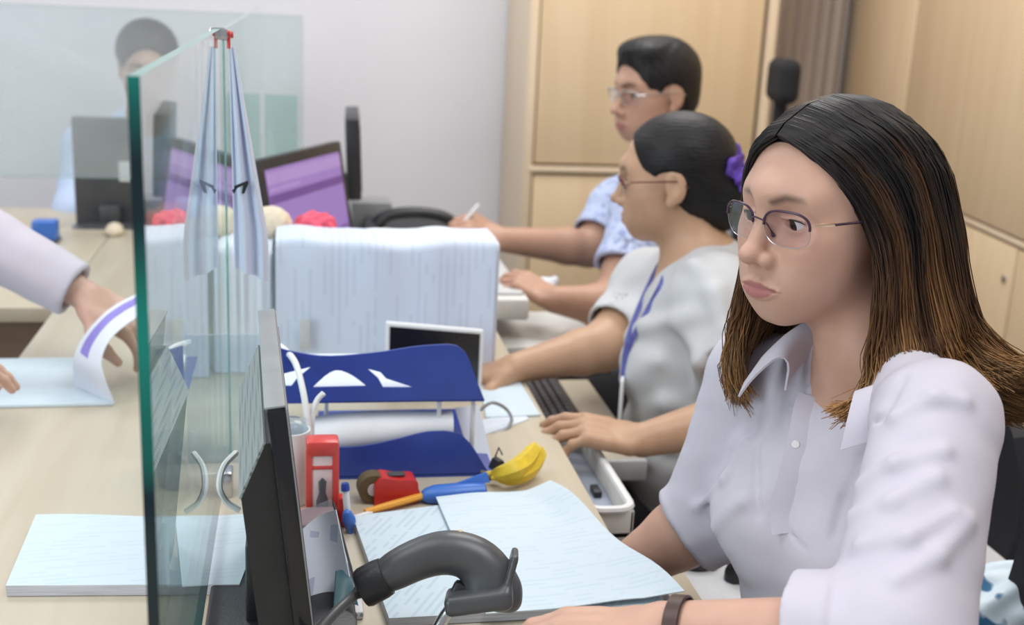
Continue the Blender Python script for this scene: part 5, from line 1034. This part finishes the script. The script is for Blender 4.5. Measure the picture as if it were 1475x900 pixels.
# ---- leaflets in a clear stand, right of the near monitor
t = thing('leaflet_stand', (.03, 1.13, Z0), 'clear leaflet stand between the near monitor and the barcode scanner', 'leaflet stand')
Y_ = 1.12
a, b, c, d = PY(434, 752, Y_ + .03), PY(478, 735, Y_ + .03), PY(521, 895, Y_ - .02), PY(450, 905, Y_ - .02); mb = slab([a + [0, .028, 0], b + [0, .028, 0], c + [0, .024, 0], d + [0, .024, 0]], .002, None); mb.build('back_plate', 'plastic_clear', t)
mb = MB(); mb.tube([b + [.002, .02, 0], c + [.002, .02, 0]], .0014, 8); mb.build('rim', 'dgrey', t)
mb = MB(); q = PY(470, 905, Y_); mb.box((q[0], 1.115, Z0 + .005), (.075, .045, .010), bevel=.003); MT['dots'] = vent('dotted_plastic', (.25, .26, .28), (.62, .62, .64)); mb.build('base', 'dots', t)
for k, (pp, lab, m) in enumerate((([(432, 766), (484, 734), (516, 890), (455, 905)], 'pale blue folded leaflet, front of the clear stand', 'leafpaper'), ([(428, 786), (452, 748), (490, 888), (440, 905)], 'greyish blue leaflet leaning left in the clear stand', 'bluepaper'), ([(484, 822), (508, 836), (516, 872), (480, 880)], 'dark teal leaflet low in the clear stand', 'tealpaper'))):
    MT.setdefault('leafpaper', printed('leaflet_paper', (.80, .86, .97), (.30, .36, .62), axis=0, freq=48, amount=.5, rot=.25, seg=6)); MT.setdefault('bluepaper', mat('pale_blue_paper', (.66, .72, .92), .7)); MT.setdefault('tealpaper', mat('teal_card', (.06, .14, .17), .5))
    q = [PY(x, y, Y_ + (.030, .042, .004)[k] - (.035 if i > 1 else 0)) for i, (x, y) in enumerate(pp)]; mb = slab(q, .0012, None, curl=lambda u, v: np.array([0, .010 * math.sin(PI * u), 0])); single(mb, 'leaflet', m, lab, 'leaflet')
# ---- barcode scanner on its stand
fx, fy = ray(640, 820), None; Q = lambda x, y, d=1.16: P(x, y, d)
t = thing('barcode_scanner', PZ(640, 905, Z0), 'dark grey handheld barcode scanner resting on a metal stand', 'barcode scanner')
S = Sdf(); ax_ = lambda a, b, ra, rb, k=.012, da=0, db=0: S.u(Cone(Q(*a, 1.16 + da), Q(*b, 1.16 + db), ra, rb), k)
pth = catmull([(552, 831, 0), (600, 806, 0), (645, 795, 0), (684, 805, 0), (708, 828, 0), (722, 856, 0)], 16); rad = np.interp(np.linspace(0, 1, 16), [0, .3, .6, .8, 1], [.0150, .0168, .0178, .0180, .0150])
for i in range(15): S.u(Cone(Q(pth[i][0], pth[i][1], 1.16), Q(pth[i + 1][0], pth[i + 1][1], 1.16), rad[i], rad[i + 1]), .01)
S.u(Cone(Q(690, 850), Q(728, 852), .0145, .0135), .012); S.u(Cone(Q(728, 852), Q(737, 868), .012, .008), .008)
sc_ = sdf_obj(S, 'body', 'dgrey', t, .0022)
S = Sdf(); e1, e2, e3 = CAM_R @ np.array([1., 0, 0]), CAM_R @ np.array([0, 0, 1.]), CAM_R @ np.array([0, 1., 0])
S.u(Box(Q(690, 862, 1.150), (.032, .024, .0095), np.stack([unit(e1 * .95 + e3 * .12), e2, unit(e3 * .95 - e1 * .12)]), .006), .01); S.u(Box(Q(733, 832, 1.150), (.0035, .022, .026), np.stack([unit(e1 * .96 - e3 * .25), e2, unit(e3 * .96 + e1 * .25)]), .003), .008); sdf_obj(S, 'hood', 'dgrey', t, .0022)
mb = MB(); cpt = Q(540, 838); u_ = unit(Q(600, 806) - cpt); Rk = np.stack([unit(np.cross(u_, e2)), e2, u_], 1); mb.lathe([(.0001, -.014), (.018, -.014), (.0195, -.010), (.0195, .006), (.0185, .012), (.0001, .012)], cpt, R=Rk, n=20); mb.build('grip_end', 'black', t)
mb = MB(); mb.tube(catmull([Q(620, 790, 1.145), Q(655, 769, 1.143), Q(690, 778, 1.142)], 12), [.001, .003, .004, .004, .004, .004, .004, .004, .004, .004, .003, .001], 8, flat=.5); MT['tan'] = mat('tan_label', (.62, .52, .34), .5); 
mb2 = MB(); mb2.box(Q(652, 766, 1.160) , (.018, .010, .002), R=np.stack([unit(e1 + .05 * e3), e2, e3], 1), bevel=.0008); mb2.build('label_strip', 'tan', t)
mb = MB(); mb.tube(catmull([Q(528, 845), Q(505, 862, 1.15), Q(480, 885, 1.13), Q(455, 915, 1.11), Q(430, 960, 1.09)], 24), [.0065] * 4 + [.0048] * 20, 10); mb.build('cord', 'dgrey', t)
mb = MB(); st = [Q(668, 848, 1.165), Q(650, 875, 1.165), Q(632, 903, 1.165)]; bs = np.array([st[2][0] - .03, st[2][1] - .035, Z0 + .004]); mb.tube(catmull(st + [bs], 20), .0062, 10); mb.build('stand_stem', 'metal', t)
mb = MB(); mb.box(Q(662, 858, 1.160), (.020, .016, .026), R=np.stack([unit(e1 - .5 * e3), e2, unit(e3 + .5 * e1)], 1), bevel=.004); mb.build('cradle', 'black', t)
mb = MB(); mb.lathe([(.0001, 0), (.055, 0), (.052, .008), (.0001, .010)], (bs[0], bs[1], Z0), n=32); mb.build('stand_base', 'black', t)
# ---- papers on the counter in front of the woman
cur = lambda u, v: np.array([0, 0, .004 * math.sin(7 * u + 3 * v) * u + .012 * max(0, u - .8) * 5 * (.5 + .5 * math.sin(9 * v))])
z_ = Z0 + .012; A_, B_, C_, D_ = PZ(508, 742, z_), PZ(792, 704, z_), PZ(985, 864, z_), PZ(560, 886, z_)
mb = slab([A_ + [0, 0, -.006], B_ + [.0, -.004, -.006], C_ + [-.02, -.004, -.006], D_ + [0, -.004, -.006]], .010, None, 16, medge=1); single(mb, 'paper_stack', ['print_desk', 'paperedge'], 'pile of printed sheets on the counter in front of the woman with long hair', 'papers')
a, b, c, d = PZ(770, 728, z_ + .006), PZ(796, 705, z_ + .006), PZ(982, 862, z_ + .008), PZ(800, 893, z_ + .006)
mb = slab([PZ(628, 716, z_ + .003), B_ + [0, 0, .003], C_ + [0, 0, .004], PZ(700, 884, z_ + .003)], .0012, None, 20, curl=cur); single(mb, 'paper_sheet', 'print_form', 'top white sheet under the front woman\'s wrists, its edge curling over the counter', 'paper')
# ---- papers on the customer's side
a, b, c, d = [PZ(x, y, Z0 + .014) for x, y in ((8, 842), (345, 840), (385, 739), (52, 742))]
wv = lambda u, v: np.array([0, 0, .0025 * math.sin(6 * u + 1) * v]); mb = slab([x - np.array([0, 0, .007]) for x in (a, b, c, d)], .012, None, 18, curl=wv, medge=1); single(mb, 'paper_stack', ['print_form', 'paperedge'], 'thick pile of white forms near the left corner, under the near glass screen', 'papers')
mb = slab([PZ(-120, 588, Z0 + .003), PZ(163, 582, Z0 + .003), PZ(112, 516, Z0 + .003), PZ(-120, 520, Z0 + .003)], .004, None); single(mb, 'paper_sheet', 'print_form', 'white document lying on the counter under the customer\'s lifted page', 'paper')
ra = [PZ(108, 556, Z0 + .006), P(106, 520, 1.93), P(118, 488, 1.94), P(145, 456, 1.945), P(172, 436, 1.95), P(205, 420, 1.95)]
rb = [PZ(166, 581, Z0 + .006), P(152, 548, 1.86), P(146, 520, 1.87), P(158, 490, 1.88), P(184, 466, 1.885), P(214, 448, 1.89)]
ga, gb = catmull(ra, 24), catmull(rb, 24); G = np.array([[x * (1 - s) + y * s for s in np.linspace(0, 1, 8)] for x, y in zip(ga, gb)])
t = thing('page', PZ(135, 570, Z0), 'curling page with a violet band, being lifted by the customer', 'paper'); MB().sheet(G, .001).build('sheet', 'paper', t)
MT['violet'] = mat('violet_print', (.26, .22, .62), .6); G2 = G[7:, 1:4] - np.array([ray(150, 460)] * 1) * .0022; MB().sheet(G2, .0008).build('violet_band', 'violet', t)
# clear cup seen through the glass
q = PY(262, 690, 1.46); t = thing('cup', (q[0], 1.46, Z0), 'clear plastic cup behind the near glass screen', 'cup'); zt = .058; mb = MB(); mb.lathe([(.0001, 0), (.030, 0), (.038, zt), (.0395, zt + .001), (.038, zt + .002), (.0362, zt), (.0285, .002), (.0001, .002)], (q[0], 1.46, Z0), n=36); mb.build('bowl', 'plastic_clear', t)
# blue box on the side counter
q = PZ(62, 352, .75); mb = MB(); mb.box((q[0], 2.93, .776), (.055, .05, .052), bevel=.004, m=0); mb.box((q[0] + .003, 2.925, .754), (.058, .056, .008), bevel=.002, m=1); single(mb, 'blue_box', ['blue2', 'dgrey'], 'small bright blue box on the side counter behind the customer\'s sleeve', 'box')
# ---- keyboard shelves and white units on the clerks' side
def shelf(x0, x1, y0, y1, z, label, m='desk', front='lgrey'):
    t = thing('keyboard_shelf', ((x0 + x1) / 2, (y0 + y1) / 2, z), label, 'keyboard shelf'); mb = MB(); mb.box(((x0 + x1) / 2, (y0 + y1) / 2, z - .009), (x1 - x0, y1 - y0, .018), bevel=.002); mb.build('board', m, t)
    mb = MB(); mb.box(((x0 + x1) / 2, y0 - .006, z - .014), (x1 - x0, .012, .034), bevel=.003); mb.build('edge_strip', front, t)
    for y in (y0 + .03, y1 - .03): mb = MB(); mb.box((x0 + .05, y, z + .012), (.12, .014, .045), bevel=.002); mb.build('runner', 'metal', t)
    return t
shelf(.30, .535, 1.665, 2.06, .680, 'pull-out keyboard shelf in front of the woman with the bun')
shelf(.30, .485, .78, 1.325, .672, 'pull-out keyboard shelf below the front woman\'s arms', front='desk')
def keyboard(x0, x1, y0, y1, z, label, sl=.006):
    t = thing('keyboard', ((x0 + x1) / 2, (y0 + y1) / 2, z), label, 'keyboard'); mb = MB(); mb.prism([(0, 0), (x1 - x0, 0), (x1 - x0, .010), (0, .018)], (x0, y1, z), (1, 0, 0), (0, 0, 1), y1 - y0); mb.build('case', 'black', t)
    mb = MB(); nx, ny = 5, 18; dx, dy = (x1 - x0 - .02) / nx, (y1 - y0 - .016) / ny
    for i in range(nx):
        for j in range(ny): x = x0 + .010 + dx * (i + .5); mb.box((x, y0 + .008 + dy * (j + .5), z + .018 - .008 * (x - x0) / (x1 - x0) + .003), (dx * .82, dy * .82, .007), bevel=.0015, seg=1)
    mb.build('keys', 'key', t)
keyboard(.372, .470, 1.700, 2.04, .680, 'black keyboard under the hands of the woman with the bun'); keyboard(.335, .440, .86, 1.26, .672, 'black keyboard below the counter edge under the front woman\'s hands')
# white open tray fixed to the counter edge
t = thing('desk_tray', (.412, 1.53, .68), 'white tray with a blue-grey inside, hung on the counter edge beside the bananas', 'tray'); x0, x1, y0, y1 = .372, .436, 1.385, 1.668
mb = MB(); mb.box(((x0 + x1) / 2, (y0 + y1) / 2, .690), (x1 - x0, y1 - y0, .010), bevel=.002); mb.box((x1 - .004, (y0 + y1) / 2, .708), (.008, y1 - y0, .034), bevel=.003); mb.box((x0 + .004, (y0 + y1) / 2, .705), (.008, y1 - y0, .03), bevel=.003); mb.box(((x0 + x1) / 2, y1 - .004, .708), (x1 - x0, .008, .034), bevel=.003); mb.box(((x0 + x1) / 2, y0 + .005, .700), (x1 - x0, .010, .050), bevel=.003); mb.build('shell', 'offwhite', t)
mb = MB(); mb.loop([(a * 1 + (x0 + x1) / 2, b + (y0 + y1) / 2, .726) for a, b in superpoly((x1 - x0) / 2 - .002, (y1 - y0) / 2 - .002, .02)], .0062, 8); mb.build('rim', 'white', t)
mb = MB(); mb.box(((x0 + x1) / 2, (y0 + y1) / 2, .6965), (x1 - x0 - .017, y1 - y0 - .02, .003)); mb.build('liner', 'bluegrey', t)
mb = MB(); mb.box(((x0 + x1) / 2 + .008, 1.50, .703), (.012, .028, .010), bevel=.002); mb.build('latch', 'black', t)
# printer and pull-out shelf by the third clerk
t = thing('printer', (.40, 2.42, Z0), 'grey-white printer at the counter edge, right of the printed papers', 'printer'); mb = MB(); mb.box((.395, 2.45, Z0 + .022), (.105, .46, .044), bevel=.006); mb.build('body', 'offwhite', t)
mb = MB(); mb.box((.395, 2.45, Z0 + .047), (.090, .40, .006), bevel=.002); mb.build('lid', 'lgrey', t)
t = thing('pull_out_shelf', (.49, 2.33, .70), 'thick white pull-out shelf below the printer', 'shelf'); mb = MB(); mb.box((.485, 2.33, .684), (.235, .27, .040), bevel=.010); mb.build('board', 'offwhite', t); mb = MB(); mb.box((.33, 2.33, .664), (.10, .24, .02)); mb.build('runner', 'black', t)
mb = MB(); S = Sdf(); c = P(786, 410, 2.46); S.u(Ell(c, (.020, .026, .014)), .01); S.u(Cone(c, c + [.02, .01, .006], .012, .009), .01); S.disp = lambda p: (.002 * np.sin(p[:, 0] * 200) * np.sin(p[:, 1] * 180)).astype('f4'); tag(sdf_obj(S, 'tissue', 'paper', None, .003), 'crumpled white tissue in the hand of the man at the third seat', 'tissue')
q = P(684, 305, 2.70); pen(P(664, 325, 2.70), P(690, 294, 2.70), .0045, 'pale pen held up by the man at the third seat', 'white')
# ---- low cabinet between the two women, with papers, a mouse and a bag
t = thing('pedestal', (.74, 1.38, 0), 'low grey pedestal cabinet between the two women', 'cabinet'); mb = MB(); mb.box((.76, 1.365, .309), (.50, .25, .618), bevel=.004); mb.build('carcass', 'lgrey', t)
for k in range(3): mb = MB(); mb.box((.506, 1.375, .12 + k * .195), (.012, .22, .180), bevel=.003); d_ = mb.build('drawer', 'lgrey', t); mb = MB(); mb.box((.495, 1.375, .15 + k * .195), (.012, .08, .012), bevel=.003); mb.build('handle', 'metal', d_)
zp = .620; mb = slab([PZ(1022, 782, zp), PZ(1122, 842, zp), PZ(1160, 770, zp), PZ(1095, 728, zp)], .002, None); single(mb, 'paper_sheet', 'print_form', 'white sheet on the grey pedestal, seen beyond the front woman\'s sleeve', 'paper')
mb = slab([PZ(1040, 800, zp + .003), PZ(1090, 838, zp + .003), PZ(1180, 790, zp + .003), PZ(1120, 752, zp + .003)], .002, None); single(mb, 'envelope', 'paper', 'white envelope lying over the sheet on the grey pedestal', 'envelope')
q = PZ(1006, 806, .628); S = Sdf(); S.u(Ell((q[0], q[1], .628), (.028, .020, .018)), .01); S.inter(Half((0, 0, .6185), (0, 0, -1)), .001); tag(sdf_obj(S, 'mouse', 'black', None, .003, loc=(q[0], q[1], .6185)), 'black mouse at the corner of the grey pedestal', 'mouse')
S = Sdf(); c = PZ(1436, 880, .640); S.u(Ell(c, (.085, .060, .040)), .03); S.u(Ell(c + [.03, .01, .02], (.045, .045, .035)), .03); S.u(Ell(c + [-.05, -.01, .008], (.045, .045, .03)), .03); S.inter(Half((0, 0, .6185), (0, 0, -1)), .002)
S.disp = lambda p: (.006 * np.sin(p[:, 0] * 70 + np.sin(p[:, 1] * 60) * 2) * np.sin(p[:, 2] * 80 + p[:, 1] * 55)).astype('f4'); tag(sdf_obj(S, 'bag', 'blue_bag', None, .004, loc=(c[0], c[1], .6185)), 'blue and white patterned bag beside the black chair, right edge', 'bag')
# ---- office chairs
def chair(x, y, yaw, label, back_h=.42, head=False, seat=.44):
    t = thing('office_chair', (x, y, 0), label, 'chair', None); R = rotz(yaw); at = lambda a, b, c: np.array([x, y, 0]) + R @ np.array([a, b, c])
    mb = MB()
    for k in range(5): a = k * 2 * PI / 5; e = at(.28 * math.cos(a), .28 * math.sin(a), .075); mb.tube([at(0, 0, .10), e], [.024, .016], 8)
    mb.build('star_base', 'black', t)
    for k in range(5): a = k * 2 * PI / 5; e = at(.28 * math.cos(a), .28 * math.sin(a), .03); mb = MB(); mb.lathe([(.0001, -.02), (.028, -.02), (.030, 0), (.028, .02), (.0001, .02)], e, R=R @ rotz(a) @ rotx(PI / 2), n=16); mb.build('castor', 'black', t)
    mb = MB(); mb.lathe([(.025, .09), (.025, seat - .05)], at(0, 0, 0), n=16); mb.build('column', 'metal', t)
    S = Sdf(); S.u(Box(at(0, 0, seat - .03), (.23, .235, .032), R.T, .03), .01); sdf_obj(S, 'seat', 'fabric', t, .008)
    G = []
    for i in range(21):
        u = -1 + i / 10; G.append([at(-.235 - .03 * math.sin(PI * v) * .6 + .045 * u * u - .03 * v, u * (.225 - .05 * v ** 3), seat + .07 + back_h * v) for v in np.linspace(0, 1, 14)])
    MB().sheet(np.array(G), .022).build('backrest', 'mesh', t)
    mb = MB(); mb.tube(catmull([at(-.05, 0, seat - .06), at(-.22, 0, seat - .05), at(-.285, 0, seat + .06), at(-.30, 0, seat + back_h * .6)], 16), .018, 10); mb.build('spine', 'black', t)
    for s in (-1, 1): mb = MB(); mb.tube(catmull([at(-.08, s * .245, seat - .04), at(-.10, s * .275, seat + .08), at(-.10, s * .28, seat + .20), at(.02, s * .28, seat + .225), at(.12, s * .28, seat + .20), at(.10, s * .275, seat + .08), at(.03, s * .25, seat - .04)], 30), .015, 10); mb.build('armrest', 'black', t)
    if head: S = Sdf(); S.u(Box(at(-.28, 0, 1.165), (.03, .085, .065), R.T, .03), .01); S.u(Cone(at(-.28, 0, seat + back_h - .05), at(-.28, 0, 1.13), .02, .02), .01); sdf_obj(S, 'headrest', 'fabric', t, .006)
    return t
chair(.62, 1.08, PI - .3, 'black office chair under the front woman, mostly out of frame'); chair(.905, 1.76, PI - .04, 'black mesh office chair behind the woman with the bun, right edge', back_h=.27, seat=.40)
chair(.92, 2.60, PI, 'black office chair under the man at the third seat'); chair(-.44, 3.72, -PI / 2, 'black office chair under the far person behind the glass', back_h=.36)
chair(1.12, 3.36, PI * .98, 'empty black high-backed office chair in front of the cabinets', back_h=.36, head=True)
